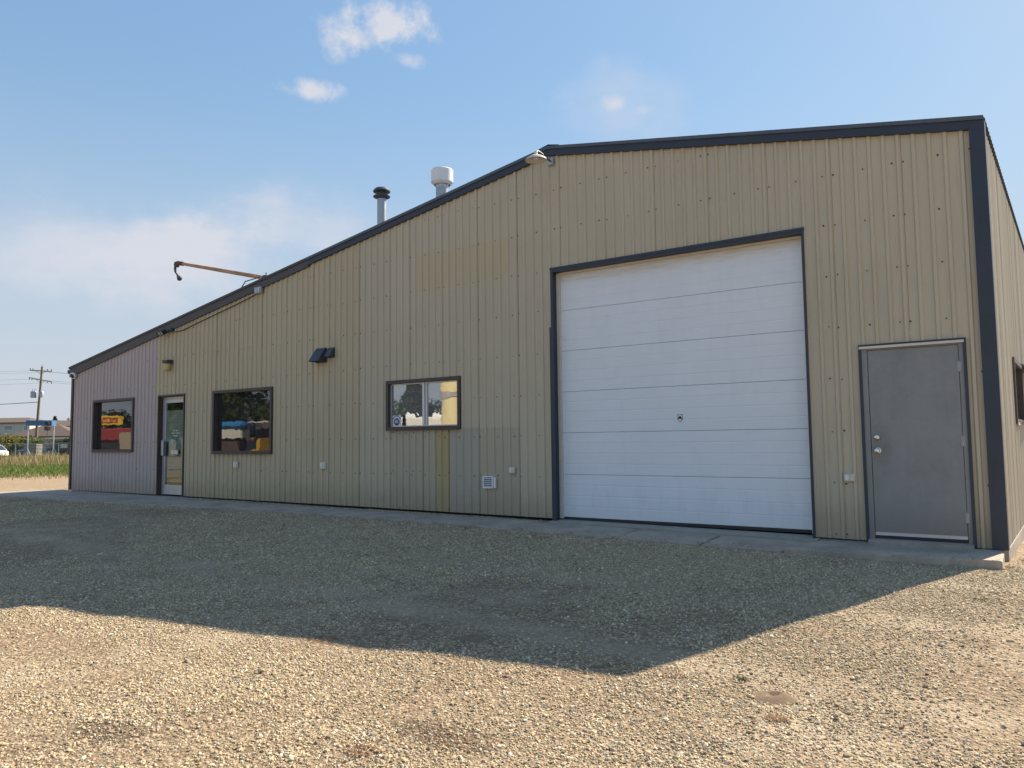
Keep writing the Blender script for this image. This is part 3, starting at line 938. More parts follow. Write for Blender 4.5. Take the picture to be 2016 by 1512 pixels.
# three rows of small white lettering, too small to read in the photograph
rl = random.Random(5)
mb = MB()
for row, (z, x, n) in enumerate(((1.355, -13.80, 8), (1.300, -13.84, 11), (1.245, -13.79, 7))):
    for q in range(n):
        if (row, q) in ((0, 3), (1, 3), (1, 5)): continue
        xx = x + q * 0.027
        mb.box(xx, xx + .006, 0.0775, 0.0793, z, z + .032); mb.box(xx + .007, xx + .019, 0.0775, 0.0793, z + (.012 if q % 2 else .024), z + (.018 if q % 2 else .032))
        if q % 3: mb.box(xx + .014, xx + .020, 0.0770, 0.0774, z, z + .022)
mb.build('lettering', M['print_white'], ge)['kind'] = 'stuff'

# ------- flues on the roof
mb = MB(); mb.tube([(-9.01, 1.5, 4.3), (-9.01, 1.5, 5.90)], 0.090, 20)
fl = mb.build('flue', M['galv'], B, True)
fl['label'] = 'slim grey flue with a dark double disc cap'
mb = MB(); mb.lathe([(0.085, 5.885), (0.165, 5.925), (0.17, 5.945), (0.10, 5.965), (0.10, 6.02), (0.168, 6.03), (0.172, 6.05), (0.13, 6.10), (0.03, 6.125), (0, 6.125)], (-9.01, 1.5, 0), 24)
mb.build('flue_cap', M['dgrey'], fl, True)
mb = MB(); mb.lathe([(0.16, 4.46), (0.16, 4.62), (0.10, 4.74), (0.095, 4.74)], (-9.01, 1.5, 0), 20); mb.build('flashing', M['galv'], fl, True)
mb = MB(); mb.tube([(-7.45, 1.5, 4.5), (-7.45, 1.5, 5.80)], 0.118, 24)
fl = mb.build('flue', M['galv'], B, True); fl['label'] = 'wider steel flue with a white drum cap'
mb = MB(); mb.lathe([(0.120, 5.80), (0.120, 5.90)], (-7.45, 1.5, 0), 24)
for q in range(8):
    t = q * math.pi / 4
    mb.tube([(-7.45 + .13 * math.cos(t), 1.5 + .13 * math.sin(t), 5.82), (-7.45 + .19 * math.cos(t), 1.5 + .19 * math.sin(t), 5.93)], 0.008, 5)
mb.build('collar', M['alu'], fl, True)
mb = MB(); mb.lathe([(0.15, 5.86), (0.205, 5.90), (0.207, 6.13), (0.19, 6.15), (0.0, 6.155)], (-7.45, 1.5, 0), 28); mb.lathe([(0.200, 5.905), (0.14, 5.89), (0.125, 5.86)], (-7.45, 1.5, 0), 28)
mb.build('flue_cap', M['white'], fl, True)
mb = MB(); mb.lathe([(0.20, 4.75), (0.20, 4.90), (0.13, 5.03), (0.12, 5.03)], (-7.45, 1.5, 0), 20); mb.build('flashing', M['galv'], fl, True)

# ------------------------------------------------------------------ fixtures on the wall (each its own thing)
# barn lamp
L = thing('barn_lamp', (-4.103, -0.03, 5.10), 'round white shaded barn lamp on a bent arm under the roof peak', 'lamp')
mb = MB(); mb.bbox(-4.145, -4.065, -0.062, -0.022, 5.055, 5.165, .006); mb.build('mount', M['galv'], L)
sc_ = Vector((-4.07, -0.5, 5.00))
mb = MB(); mb.tube([(-4.105, -0.05, 5.11), (-4.10, -0.16, 5.125), (-4.09, -0.34, 5.145), (sc_.x, sc_.y + .04, 5.135), (sc_.x, sc_.y, 5.105)], 0.013, 8); mb.build('arm', M['dgrey'], L, True)
mb = MB()
ax = (0.0, -0.05, 1.0)
mb.lathe([(0.0, .115), (.022, .112), (.026, .075), (.040, .060), (.075, .050), (.130, .020), (.152, -.004), (.156, -.012), (.150, -.010), (.125, .012), (.07, .036), (.0, .040)], sc_, 28, ax)
mb.build('lamp_shade', M['offwhite'], L, True)
mb = MB(); mb.lathe([(0.0, .04), (.03, .035), (.038, .012), (.03, -.004), (0, -.010)], sc_, 14, ax); mb.build('bulb', M['white'], L, True)

# twin flood light
F = thing('flood_light', (-13.85, -0.03, 3.50), 'black twin head flood light under the roof edge above the glass door', 'lamp')
mb = MB(); mb.bbox(-13.80, -13.69, -0.075, -0.025, 3.49, 3.58, .008); mb.build('junction_box', M['dgrey'], F)
for q, (x, y, t) in enumerate(((-13.98, -0.14, 0.35), (-13.83, -0.17, -0.3))):
    mb = MB(); c = Vector((x, y, 3.485)); d = Vector((math.sin(t) * .6, -0.75, -0.65)).normalized()
    mb.lathe([(0, -.06), (.035, -.058), (.045, -.02), (.060, .05), (.064, .055), (.056, .056), (.05, .045)], c, 14, d)
    h = mb.build('lamp_head', M['black'], F, True)
    mb = MB(); mb.lathe([(.050, .044), (0, .047)], c, 14, d); mb.build('lens', M['alu'], h)
    mb = MB(); mb.tube([(-13.745, -0.07, 3.52), ((x - 13.745) / 2, -0.10, 3.50), tuple(c)], 0.011, 6); mb.build('arm', M['black'], h)
# conduit and box
Cn = thing('electrical_conduit', (-10.77, -0.02, 4.03), 'thin grey cable running from flood light to junction box along roof edge', 'conduit')
mb = MB()
pts = [(-13.69, -0.032, 3.50), (-13.55, -0.035, 3.475), (-13.30, -0.035, 3.49), (-12.9, -0.034, 3.575), (-12.3, -0.034, 3.685), (-11.6, -0.034, 3.815), (-11.1, -0.034, 3.915), (-10.86, -0.034, 3.975)]
mb.tube(pts, 0.011, 6); mb.build('pipe', M['fade'], Cn, True)
mb = MB(); mb.bbox(-10.87, -10.67, -0.09, -0.022, 3.965, 4.095, .008); mb.build('junction_box', M['galv'], Cn)
mb = MB(); mb.bbox(-10.73, -10.69, -0.105, -0.0905, 3.99, 4.07, .004); mb.build('cover', M['alu'], Cn)

# wall light above the glass door
wl = thing('wall_lamp', (-13.79, -0.02, 2.78), 'small wall lamp with dark top and amber glass above the glass door', 'lamp')
mb = MB(); mb.mesh([(-13.89, -.022, 2.80), (-13.69, -.022, 2.80), (-13.71, -.15, 2.815), (-13.87, -.15, 2.815), (-13.89, -.022, 2.885), (-13.69, -.022, 2.885), (-13.70, -.16, 2.875), (-13.88, -.16, 2.875)],
                   [(0, 1, 2, 3), (4, 5, 6, 7), (0, 1, 5, 4), (1, 2, 6, 5), (2, 3, 7, 6), (3, 0, 4, 7)])
mb.build('housing', M['dgrey'], wl)
mb = MB(); mb.lathe([(0.0, 2.635), (.035, 2.64), (.062, 2.665), (.072, 2.74), (.070, 2.80)], (-13.79, -.09, 0), 16); mb.build('amber_globe', M['amber'], wl, True)

# hood vents
hg = 'dark hooded vents on the wall'
def hood(x0, x1, z0, z1, dep, label):
    h = thing('hood_vent', ((x0 + x1) / 2, -0.02, z0), label, 'vent', hg)
    mb = MB()
    mb.mesh([(x0, -.022, z0), (x1, -.022, z0), (x1, -.022, z1), (x0, -.022, z1), (x0, -dep, z0 + .02), (x1, -dep, z0 + .02), (x1, -.05, z1), (x0, -.05, z1), (x0, -dep, z0), (x1, -dep, z0)],
            [(3, 2, 6, 7), (7, 6, 5, 4), (4, 5, 9, 8), (0, 3, 7, 4, 8), (1, 9, 5, 6, 2), (0, 1, 2, 3)])
    mb.build('hood', M['dgrey'], h)
    mb = MB(); mb.box(x0 - .012, x1 + .012, -.034, -.0205, z0 - .012, z1 + .012); mb.build('flange', M['dgrey'], h)
    mb = MB(); mb.box(x0 + .01, x1 - .01, -.045, -.040, z0 + .005, z1 - .06); mb.build('flap', M['fade'], h)
hood(-9.13, -8.89, 2.515, 2.755, 0.21, 'larger dark hooded vent high on the wall')
hood(-8.815, -8.675, 2.59, 2.745, 0.13, 'smaller dark hooded vent beside the larger one')

# white louvre vent
lv = thing('louvre_vent', (-5.30, -0.02, 0.37), 'white plastic louvred vent low on the wall', 'vent')
mb = MB(); ring(mb, -5.395, -5.205, 0.365, 0.545, 0.018, -0.055, -0.0205); mb.build('frame', M['white'], lv)
for i in range(5):
    z = 0.388 + i * 0.029
    mb = MB(); mb.mesh([(-5.376, -.030, z + .014), (-5.224, -.030, z + .014), (-5.224, -.056, z), (-5.376, -.056, z), (-5.376, -.028, z + .010), (-5.224, -.028, z + .010), (-5.224, -.054, z - .004), (-5.376, -.054, z - .004)],
                       [(0, 1, 2, 3), (7, 6, 5, 4), (0, 3, 7, 4), (1, 5, 6, 2), (2, 6, 7, 3), (0, 4, 5, 1)])
    mb.build('slat', M['white'], lv)
mb = MB(); mb.box(-5.376, -5.224, -.0285, -.0205, .383, .527); mb.build('backing', M['dgrey'], lv)
mb = MB(); mb.bbox(-5.195, -5.160, -.05, -.021, 0.37, 0.53, .003); mb.build('side_flange', M['white'], lv)

# outlets
og = 'outlet covers low on the wall'
def outlet(x, z, w, h, label, mat='offwhite'):
    o = thing('outlet_cover', (x, -0.02, z - h / 2), label, 'outlet', og)
    mb = MB(); mb.bbox(x - w / 2, x + w / 2, -.040, -.0205, z - h / 2, z + h / 2, .004); mb.build('cover_plate', M[mat], o)
    for s in (-1, 1):
        mb = MB(); mb.bbox(x + s * w * .24 - w * .17, x + s * w * .24 + w * .17, -.048, -.0405, z - h * .33, z + h * .33, .002); mb.build('flap', M['white' if s < 0 else mat], o)
outlet(-11.45, 0.665, 0.14, 0.12, 'small white outlet cover below the square window', 'offwhite')
outlet(-8.94, 0.672, 0.15, 0.12, 'small white outlet cover low on the tan wall under the dark hooded vents', 'offwhite')
outlet(-4.865, 0.640, 0.105, 0.09, 'beige outlet cover above and right of the white louvred vent', 'offwhite')
outlet(-0.238, 0.612, 0.118, 0.082, 'beige outlet cover between overhead door and grey steel door', 'offwhite')

# security camera
sc = thing('security_camera', (-17.86, -0.02, 2.79), 'white security camera with black lens at the low left corner of the roof', 'camera')
mb = MB(); mb.lathe([(.055, 0), (.055, .02), (.03, .03), (.0, .03)], (-17.85, -.02, 2.80), 14, (0, -1, 0)); mb.build('mount', M['white'], sc, True)
cd = Vector((0.35, -.8, -.35)).normalized(); cc = Vector((-17.86, -.075, 2.785))
mb = MB(); mb.lathe([(0, -.05), (.045, -.05), (.075, -.02), (.080, .03), (.06, .05), (.055, .05)], cc, 16, cd); mb.build('housing', M['white'], sc, True)
mb = MB(); mb.lathe([(.056, .045), (.03, .062), (0, .066)], cc, 14, cd); mb.build('lens', M['black'], sc, True)

# jib pole on the roof with its hanging bell
J = thing('jib_pole', (-10.5, 1.5, roof_z(-10.5)), 'rusty yellow pole leaning out over the roof with a hanging grey bell', 'pole')
pa, pb = Vector((-16.0, 1.5, 5.595)), Vector((-10.4, 1.5, 4.24))
mb = MB(); mb.tube([pa, pa.lerp(pb, .3), pa.lerp(pb, .6), pb], [0.040, .046, .050, .052], 14); mb.build('pole', M['rust'], J, True)
mb = MB(); mb.tube([pa + (pa - pb).normalized() * .06, pa.lerp(pb, .03)], 0.054, 12); mb.lathe([(0, -.04), (.07, -.04), (.07, .04), (0, .04)], pa + Vector((-.10, 0, -.02)), 14, (0, 1, 0)); mb.build('pulley_head', M['rustd'], J, True)
mb = MB(); mb.tube([pa + Vector((-.15, 0, -.02)), pa + Vector((-.17, 0, -.10)), pa + Vector((-.15, 0, -.20)), pa + Vector((-.12, 0, -.25))], [.026, .034, .03, .014], 8); mb.build('hanger', M['dgrey'], J, True)
mb = MB(); mb.lathe([(.014, 0), (.022, .06), (.034, .13), (.058, .20), (.064, .235), (.045, .26), (0, .26)], pa + Vector((-.12, 0, -.23)), 12, (.68, 0, -.73)); mb.build('bell', M['fade'], J, True)
mb = MB(); q = pa.lerp(pb, .83 * .75); mb.tube([pa.lerp(pb, .60) , pa.lerp(pb, .625)], .070, 12); mb.tube([pa.lerp(pb, .61) + Vector((0, 0, .05)), pa.lerp(pb, .61) + Vector((0, 0, .13))], .012, 6); mb.build('clamp', M['dgrey'], J, True)
mb = MB(); mb.tube([(-12.75, 1.45, 4.80), (-13.05, 1.3, 4.72), (-13.12, 1.2, 4.5), (-13.0, 1.1, 4.2), (-12.9, 1.0, 3.86)], .012, 6); mb.build('cable', M['dgrey'], J, True)

# ------------------------------------------------------------------ paving along the wall
P = thing('footpath', (-8, -0.4, -0.1), None, None); P['kind'] = 'structure'; P['label'] = 'narrow concrete path of slabs along the front of the building'


def slab(pts, tops, th=0.16, mat='concrete'):
    n = len(pts); mb = MB()
    c = Vector((sum(p[0] for p in pts) / n, sum(p[1] for p in pts) / n))
    ins = [tuple(Vector(p) + (c - Vector(p)).normalized() * 0.018) for p in pts]
    vs = [(x, y, t - th) for (x, y), t in zip(pts, tops)] + [(x, y, t - .012) for (x, y), t in zip(pts, tops)] + [(x, y, t) for (x, y), t in zip(ins, tops)]
    fs = [tuple(range(3 * n - n, 3 * n))]
    for i in range(n):
        j = (i + 1) % n
        fs += [(i, j, j + n, i + n), (i + n, j + n, j + 2 * n, i + 2 * n)]
    mb.mesh(vs, fs)
    return mb.build('paving_slab', M[mat], P)


def zt(x): return float(np.interp(x, [-20, -14, -10.5, -5, -0.75, 1.2], [-.045, -.03, -.035, -.068, -.132, -.118]))


slab([(-20.6, -1.25), (-17.35, -1.30), (-17.30, .0), (-19.3, .45)], [-.07, -.06, -.03, -.05])
slab([(-17.33, -1.30), (-14.05, -1.25), (-13.95, -.02), (-17.28, -.005)], [-.06, -.055, -.02, -.02])
slab([(-14.02, -1.25), (-10.75, -1.05), (-10.0, -.22), (-12.5, -.16), (-13.92, -.02)], [-.055, -.055, -.045, -.035, -.025])
slab([(-10.70, -1.02), (-7.75, -.92), (-7.70, -.24), (-9.95, -.22)], [-.045, -.06, -.05, -.035])
slab([(-7.72, -.92), (-5.02, -.86), (-4.30, -.17), (-7.67, -.24)], [-.06, -.085, -.06, -.05])
slab([(-4.97, -.86), (-2.85, -.80), (-2.82, -.145), (-4.24, -.14)], [-.092, -.120, -.095, -.075])
slab([(-2.82, -.80), (-1.75, -.77), (-1.73, -.145), (-2.79, -.145)], [-.122, -.137, -.105, -.095])
slab([(-1.72, -.77), (-0.83, -.74), (-.62, -.145), (-1.70, -.145)], [-.140, -.150, -.112, -.106])
slab([(-0.80, -.72), (1.205, -.64), (1.200, -.03), (-.58, -.11)], [-.136, -.120, -.095, -.098], 0.20)

# scrap boards lying by the right foundation
sbd = thing('scrap_board', (1.42, 1.35, -0.28), 'bleached scrap boards lying by the foundation at the right corner', 'board')
for (x, y, l, a) in ((1.40, 1.25, 1.1, 1.50), (1.47, 1.55, .8, 1.62)):
    mb = MB(); mb.bbox(x - l / 2, x + l / 2, y - .05, y + .05, -.275, -.245, .005, yaw=a); mb.build('board', M['offwhite'], sbd)


# ------------------------------------------------------------------ gravel: instanced pebbles
def gravel_material():
    mt, k, b = principled('pebbles', 0.85, 0, 0.25)
    r = k.new('ShaderNodeObjectInfo').outputs['Random']
    c = k.ramp(r, [(0.0, (0.131, 0.106, 0.079)), (0.12, (0.263, 0.210, 0.142)), (0.4, (0.425, 0.338, 0.213)), (0.65, (0.524, 0.427, 0.263)), (0.88, (0.639, 0.530, 0.348)), (1.0, (0.742, 0.714, 0.569))])
    r2 = k.math('FRACT', k.math('MULTIPLY', r, 37.7))
    c = k.mix(k.math('MULTIPLY', k.smooth(r2, .86, .9), .5), c, (0.491, 0.306, 0.198))
    c = k.mix(k.math('MULTIPLY', k.smooth(k.math('FRACT', k.math('MULTIPLY', r, 91.3)), .80, .84), .5), c, (0.394, 0.402, 0.370))
    c = k.mix(k.math('MULTIPLY', k.noise(k.new('ShaderNodeTexCoord').outputs['Object'], 30, 3, .6), .35), c, (0.475, 0.362, 0.213))
    k.l.new(c, b.inputs['Base Color'])
    return mt


def vnoise(x, y, f, seed):
    """cheap smooth value noise with numpy"""
    rg = np.random.RandomState(seed); T = rg.rand(128, 128)
    u, v = x * f, y * f
    i, j = np.floor(u).astype(int), np.floor(v).astype(int)
    a, b_ = u - i, v - j; a = a * a * (3 - 2 * a); b_ = b_ * b_ * (3 - 2 * b_)
    g = lambda p, q: T[p % 128, q % 128]
    return (g(i, j) * (1 - a) + g(i + 1, j) * a) * (1 - b_) + (g(i, j + 1) * (1 - a) + g(i + 1, j + 1) * a) * b_


def build_gravel():
    rg = np.random.RandomState(7)
    C = np.array(m.translation)
    P_ = []; SZ = []
    # sampled in rings about where the picture was taken, thinning with distance
    N = 3000000
    x = rg.uniform(-21, 3.5, N); y = rg.uniform(-9.3, 0.4, N)
    dx, dy = x - C[0], y - C[1]
    dep = dx * FW.x + dy * FW.y; lat = dx * RT.x + dy * RT.y
    ok = (dep > 2.2) & (np.abs(lat) < 0.74 * dep + 0.7)
    area = 24.5 * 9.7; base = N / area                         # samples per m2
    want = np.interp(dep, [2, 5, 8, 12, 20, 26], [7600, 6600, 4600, 2300, 820, 380])
    cl = 0.55 * vnoise(x, y, 0.45, 1) + 0.3 * vnoise(x, y, 1.6, 2) + 0.15 * vnoise(x, y, 5.0, 3)
    dens = np.clip((cl - 0.34) / 0.22, 0.10, 1.0)
    # barer run of compacted earth at lower right and along the bottom edge
    bare = np.exp(-(((x - 1.5) / .55) ** 2 + ((y + 3.9) / 1.3) ** 2)) + .8 * np.exp(-(((x + 1.6) / .5) ** 2 + ((y + 7.35) / .22) ** 2)) + .7 * np.exp(-(((x + 1.9) / .35) ** 2 + ((y + 6.9) / .2) ** 2))
    lane = np.exp(-((y + 3.1 + .07 * x) / .24) ** 2) + np.exp(-((y + 4.75 + .07 * x) / .26) ** 2) + .6 * np.exp(-((y + 1.6 + .02 * x) / .22) ** 2)
    dens *= np.clip(1 - bare, .12, 1) * np.clip(1 - .55 * lane * (.4 + vnoise(x, y, .5, 9)), .25, 1)
    ok &= rg.rand(N) < want / base * dens
    # keep off the slabs and out of the building
    fr = np.interp(x, [-21, -14, -10.7, -5, -.8, 1.2, 1.25], [-1.30, -1.28, -1.03, -.87, -.75, -.66, .4])
    strip = (y > -.21) & (y < -.035) & (x > -12.6) & (x < -4.3) & (rg.rand(N) < .9)
    drift = (y < fr + .35 * rg.rand(N) ** 2.5) & (rg.rand(N) < .22)        # stones kicked up onto the slabs
    onslab = drift & (y >= fr - .012) & (x < 1.2)
    ok &= (y < fr - 0.012 + .02 * rg.rand(N)) | (drift & (x < 1.2)) | strip | ((x > 1.27) & (y < .4))
    x, y, dep, onslab = x[ok], y[ok], dep[ok], onslab[ok]
    st = (y > -.23) & (x < -4.2)
    n = len(x)
    sz = rg.lognormal(math.log(0.0041), 0.36, n) * np.interp(dep, [2, 8, 20], [1.0, 1.15, 1.8])
    sz = np.clip(sz, .0026, .012)
    big = rg.rand(n) < .0022; sz[big] *= 1.9
    z = gz(x, y) + sz * rg.uniform(.0, .55, n)
    z[st] = np.interp(x[st], [-12.6, -4.3], [-.028, -.06])
    zs_ = np.interp(x, [-20, -14, -10.5, -5, -0.75, 1.2], [-.058, -.050, -.050, -.085, -.142, -.118])
    z[onslab & ~st] = zs_[onslab & ~st] + .002
    me = bpy.data.meshes.new('gravel')
    me.vertices.add(n)
    me.vertices.foreach_set('co', np.stack([x, y, z], 1).ravel())
    def attr(nm, tp, field, arr):
        a = me.attributes.new(nm, tp, 'POINT'); a.data.foreach_set(field, arr.ravel())
    attr('rot', 'FLOAT_VECTOR', 'vector', np.stack([rg.uniform(-.5, .5, n), rg.uniform(-.5, .5, n), rg.uniform(0, 6.28, n)], 1).astype('f'))
    sc_ = np.stack([sz * rg.uniform(.9, 1.55, n), sz * rg.uniform(.75, 1.1, n), sz * rg.uniform(.45, .85, n)], 1)
    attr('scl', 'FLOAT_VECTOR', 'vector', sc_.astype('f'))
    attr('pick', 'INT', 'value', rg.randint(0, 5, n).astype('i'))
    o = bpy.data.objects.new('gravel', me); COL.objects.link(o)
    tag(o, 'loose tan gravel stones covering the yard', None, None, 'stuff')
    gmat = gravel_material(); me.materials.append(gmat)
    ng = bpy.data.node_groups.new('gravel_scatter', 'GeometryNodeTree')
    ng.interface.new_socket('Geometry', in_out='INPUT', socket_type='NodeSocketGeometry')
    ng.interface.new_socket('Geometry', in_out='OUTPUT', socket_type='NodeSocketGeometry')
    N_ = ng.nodes; L_ = ng.links
    gi = N_.new('NodeGroupInput'); go = N_.new('NodeGroupOutput')
    gti = N_.new('GeometryNodeGeometryToInstance')
    for i in range(5):
        ico = N_.new('GeometryNodeMeshIcoSphere'); ico.inputs['Radius'].default_value = 1.0; ico.inputs['Subdivisions'].default_value = 2
        ns = N_.new('ShaderNodeTexNoise'); ns.noise_dimensions = '4D'; ns.inputs['Scale'].default_value = 1.3; ns.inputs['W'].default_value = i * 3.7; ns.inputs['Detail'].default_value = 1
        ps = N_.new('GeometryNodeInputPosition'); L_.new(ps.outputs[0], ns.inputs['Vector'])
        mp = N_.new('ShaderNodeMapRange'); mp.inputs[1].default_value = .25; mp.inputs[2].default_value = .75; mp.inputs[3].default_value = .55; mp.inputs[4].default_value = 1.4
        L_.new(ns.outputs[0], mp.inputs[0])
        vm = N_.new('ShaderNodeVectorMath'); vm.operation = 'SCALE'; L_.new(ps.outputs[0], vm.inputs[0]); L_.new(mp.outputs[0], vm.inputs['Scale'])
        sp = N_.new('GeometryNodeSetPosition'); L_.new(ico.outputs[0], sp.inputs[0]); L_.new(vm.outputs[0], sp.inputs['Position'])
        sm = N_.new('GeometryNodeSetMaterial'); sm.inputs['Material'].default_value = gmat; L_.new(sp.outputs[0], sm.inputs[0])
        L_.new(sm.outputs[0], gti.inputs[0])
    iop = N_.new('GeometryNodeInstanceOnPoints')
    m2p = N_.new('GeometryNodeMeshToPoints')
    L_.new(gi.outputs[0], m2p.inputs[0])
    L_.new(m2p.outputs[0], iop.inputs['Points']); L_.new(gti.outputs[0], iop.inputs['Instance'])
    iop.inputs['Pick Instance'].default_value = True
    def named(nm, tp):
        a = N_.new('GeometryNodeInputNamedAttribute'); a.data_type = tp; a.inputs[0].default_value = nm; return a.outputs[0]
    L_.new(named('pick', 'INT'), iop.inputs['Instance Index'])
    e2r = N_.new('FunctionNodeEulerToRotation'); L_.new(named('rot', 'FLOAT_VECTOR'), e2r.inputs[0]); L_.new(e2r.outputs[0], iop.inputs['Rotation'])
    L_.new(named('scl', 'FLOAT_VECTOR'), iop.inputs['Scale'])
    L_.new(iop.outputs[0], go.inputs[0])
    md = o.modifiers.new('scatter', 'NODES'); md.node_group = ng
    print('gravel stones', n)


build_gravel()

# ant hills: low cones of sand with a dip
sandm = plain('ant_hill_sand', (0.21, 0.15, 0.095), 0.95, var=0.2, scale=30, bump=0.6)
for (x, y, r, lab) in ((0.337, -5.082, .078, 'sandy ant hill with a dip, in the sunlit gravel'), (-1.741, -5.033, .070, 'dark sandy ant hill inside the shadow near its edge')):
    bm = bmesh.new(); n = 28; rg = random.Random(int(x * 100))
    rings = []
    z0 = float(gz(np.array(x), np.array(y)))
    for rr, h in ((1.25, -.012), (1.0, .006), (.75, .022), (.5, .032), (.34, .024), (.18, .010), (.02, .006)):
        rings.append([bm.verts.new((r * rr * math.cos(t) * 1.25 * (1 + .10 * math.sin(3 * t + x) + rg.uniform(-.04, .04)), r * rr * math.sin(t) * (1 + .08 * math.sin(2 * t)), h * .6 * (1 + .4 * math.sin(t + 1)) + .006)) for t in np.linspace(0, 2 * math.pi, n, endpoint=False)])
    for a, b_ in zip(rings[:-1], rings[1:]):
        for i in range(n): bm.faces.new((a[i], a[(i + 1) % n], b_[(i + 1) % n], b_[i]))
    me = bpy.data.meshes.new('ant_hill'); bm.to_mesh(me); bm.free()
    for q in me.polygons: q.use_smooth = True
    me.materials.append(sandm); o = bpy.data.objects.new('ant_hill', me); COL.objects.link(o); o.location = (x, y, z0)
    tag(o, lab, 'ant hill', 'ant hills in the gravel')


# small weeds in the gravel
def leaf_mat(name, c1, c2, trans=0.25):
    mt, k, b = principled(name, 0.7, 0, 0.2)
    p = k.new('ShaderNodeTexCoord').outputs['Object']
    v = k.noise(p, 7.0, 3, .6)
    r = k.new('ShaderNodeNewGeometry').outputs['Random Per Island']
    f = k.math('ADD', k.math('MULTIPLY', v, .4), k.math('MULTIPLY', r, .6))
    k.l.new(k.ramp(f, [(0.2, c1), (0.8, c2)]), b.inputs['Base Color'])
    out = k.n['Material Output']
    tr = k.new('ShaderNodeBsdfTranslucent'); tr.inputs[0].default_value = (*[q * 1.4 for q in c2], 1)
    mx = k.new('ShaderNodeMixShader'); mx.inputs[0].default_value = trans
    k.l.new(b.outputs[0], mx.inputs[1]); k.l.new(tr.outputs[0], mx.inputs[2]); k.l.new(mx.outputs[0], out.inputs[0])
    return mt


M['leaf'] = leaf_mat('green_leaves', (0.050, 0.072, 0.024), (0.125, 0.150, 0.050))
M['leaf_dark'] = leaf_mat('dark_leaves', (0.014, 0.026, 0.013), (0.036, 0.055, 0.024))
M['leaf_yellow'] = leaf_mat('yellow_green_leaves', (0.075, 0.085, 0.022), (0.22, 0.19, 0.045))
M['grass'] = leaf_mat('green_grass', (0.060, 0.105, 0.020), (0.145, 0.205, 0.045))
M['dry'] = leaf_mat('dry_grass', (0.19, 0.145, 0.075), (0.36, 0.29, 0.16))
M['weed_red'] = leaf_mat('rusty_weed', (0.20, 0.11, 0.065), (0.36, 0.24, 0.14))
M['weed_green'] = leaf_mat('green_weed', (0.035, 0.055, 0.015), (0.09, 0.11, 0.03))


def weed(x, y, r, n, mat, label):
    rg = random.Random(int(x * 1000 + y * 77)); mb = MB()
    z0 = float(gz(np.array(x), np.array(y)))
    for _ in range(n):
        t = rg.uniform(0, 6.28); d = r * math.sqrt(rg.random()); px, py = x + d * math.cos(t), y + d * math.sin(t) * .7
        h = rg.uniform(.003, .020); l = rg.uniform(.010, .028); a = rg.uniform(0, 6.28); w_ = .0025
        ca, sa = math.cos(a), math.sin(a)
        mb.quad((px - sa * w_, py + ca * w_, z0 + .002), (px + sa * w_, py - ca * w_, z0 + .002), (px + ca * l + sa * w_, py + sa * l - ca * w_, z0 + h), (px + ca * l - sa * w_, py + sa * l + ca * w_, z0 + h * .9))
    o = mb.build('weed', M[mat], None, fixn=False)
    tag(o, label, 'weed', 'low weeds in the gravel')


weed(-2.68, -5.55, .13, 120, 'weed_red', 'rusty dry weed just outside the shadow edge, left of centre')
weed(-1.03, -6.78, .10, 140, 'weed_red', 'rusty brown weed at the bottom edge of the gravel')
weed(0.10, -4.90, .05, 60, 'weed_green', 'small green weed left of the sunlit ant hill')
weed(0.44, -5.39, .07, 90, 'weed_red', 'reddish weed just in front of the sunlit ant hill')
weed(-0.28, -5.05, .12, 110, 'weed_red', 'straw coloured weed right of the shadow corner')
weed(-0.78, -6.47, .16, 90, 'weed_red', 'brown flattened weed in the dark earthy patch near the bottom')
weed(1.15, -2.2, .10, 80, 'weed_green', 'sparse weed at the right edge of the gravel')
weed(1.42, .30, .12, 140, 'weed_green', 'scruffy weeds by the foundation at the right corner')


# ------------------------------------------------------------------ the far left: grass, fence, gantry, pole, houses
def blades(name, mat, n, srange, trange, hrange, wid, label, seed):
    """s runs away from the building, t along the verge"""
    rg = np.random.RandomState(seed)
    s = rg.uniform(*srange, n); t = rg.uniform(*trange, n)
    e1 = np.array([-.83, -.56]); e1 = np.array([-0.947, 0.322]); e2 = np.array([0.322, 0.947])
    x = C0[0] + e1[0] * s + e2[0] * t; y = C0[1] + e1[1] * s + e2[1] * t
    z = gz(x, y)
    h = rg.uniform(*hrange, n) * (0.45 + 1.1 * vnoise(x, y, .45, seed)); a = rg.uniform(0, np.pi, n); w_ = wid * rg.uniform(.6, 1.3, n)
    lean = rg.normal(0, .28, (n, 2)) * h[:, None]
    c, sn = np.cos(a) * w_, np.sin(a) * w_
    v = np.empty((n, 4, 3))
    v[:, 0] = np.stack([x - c, y - sn, z - .01], 1); v[:, 1] = np.stack([x + c, y + sn, z - .01], 1)
    v[:, 2] = np.stack([x + c * .45 + lean[:, 0], y + sn * .45 + lean[:, 1], z + h], 1); v[:, 3] = np.stack([x - c * .45 + lean[:, 0], y - sn * .45 + lean[:, 1], z + h], 1)
    me = bpy.data.meshes.new(name); me.from_pydata(v.reshape(-1, 3).tolist(), [], np.arange(4 * n).reshape(-1, 4).tolist())
    me.materials.append(M[mat]); o = bpy.data.objects.new(name, me); COL.objects.link(o)
    tag(o, label, None, None, 'stuff')


C0 = np.array([1.6144, -9.3593])      # the verge is laid out along the line of sight past the left corner, t across it
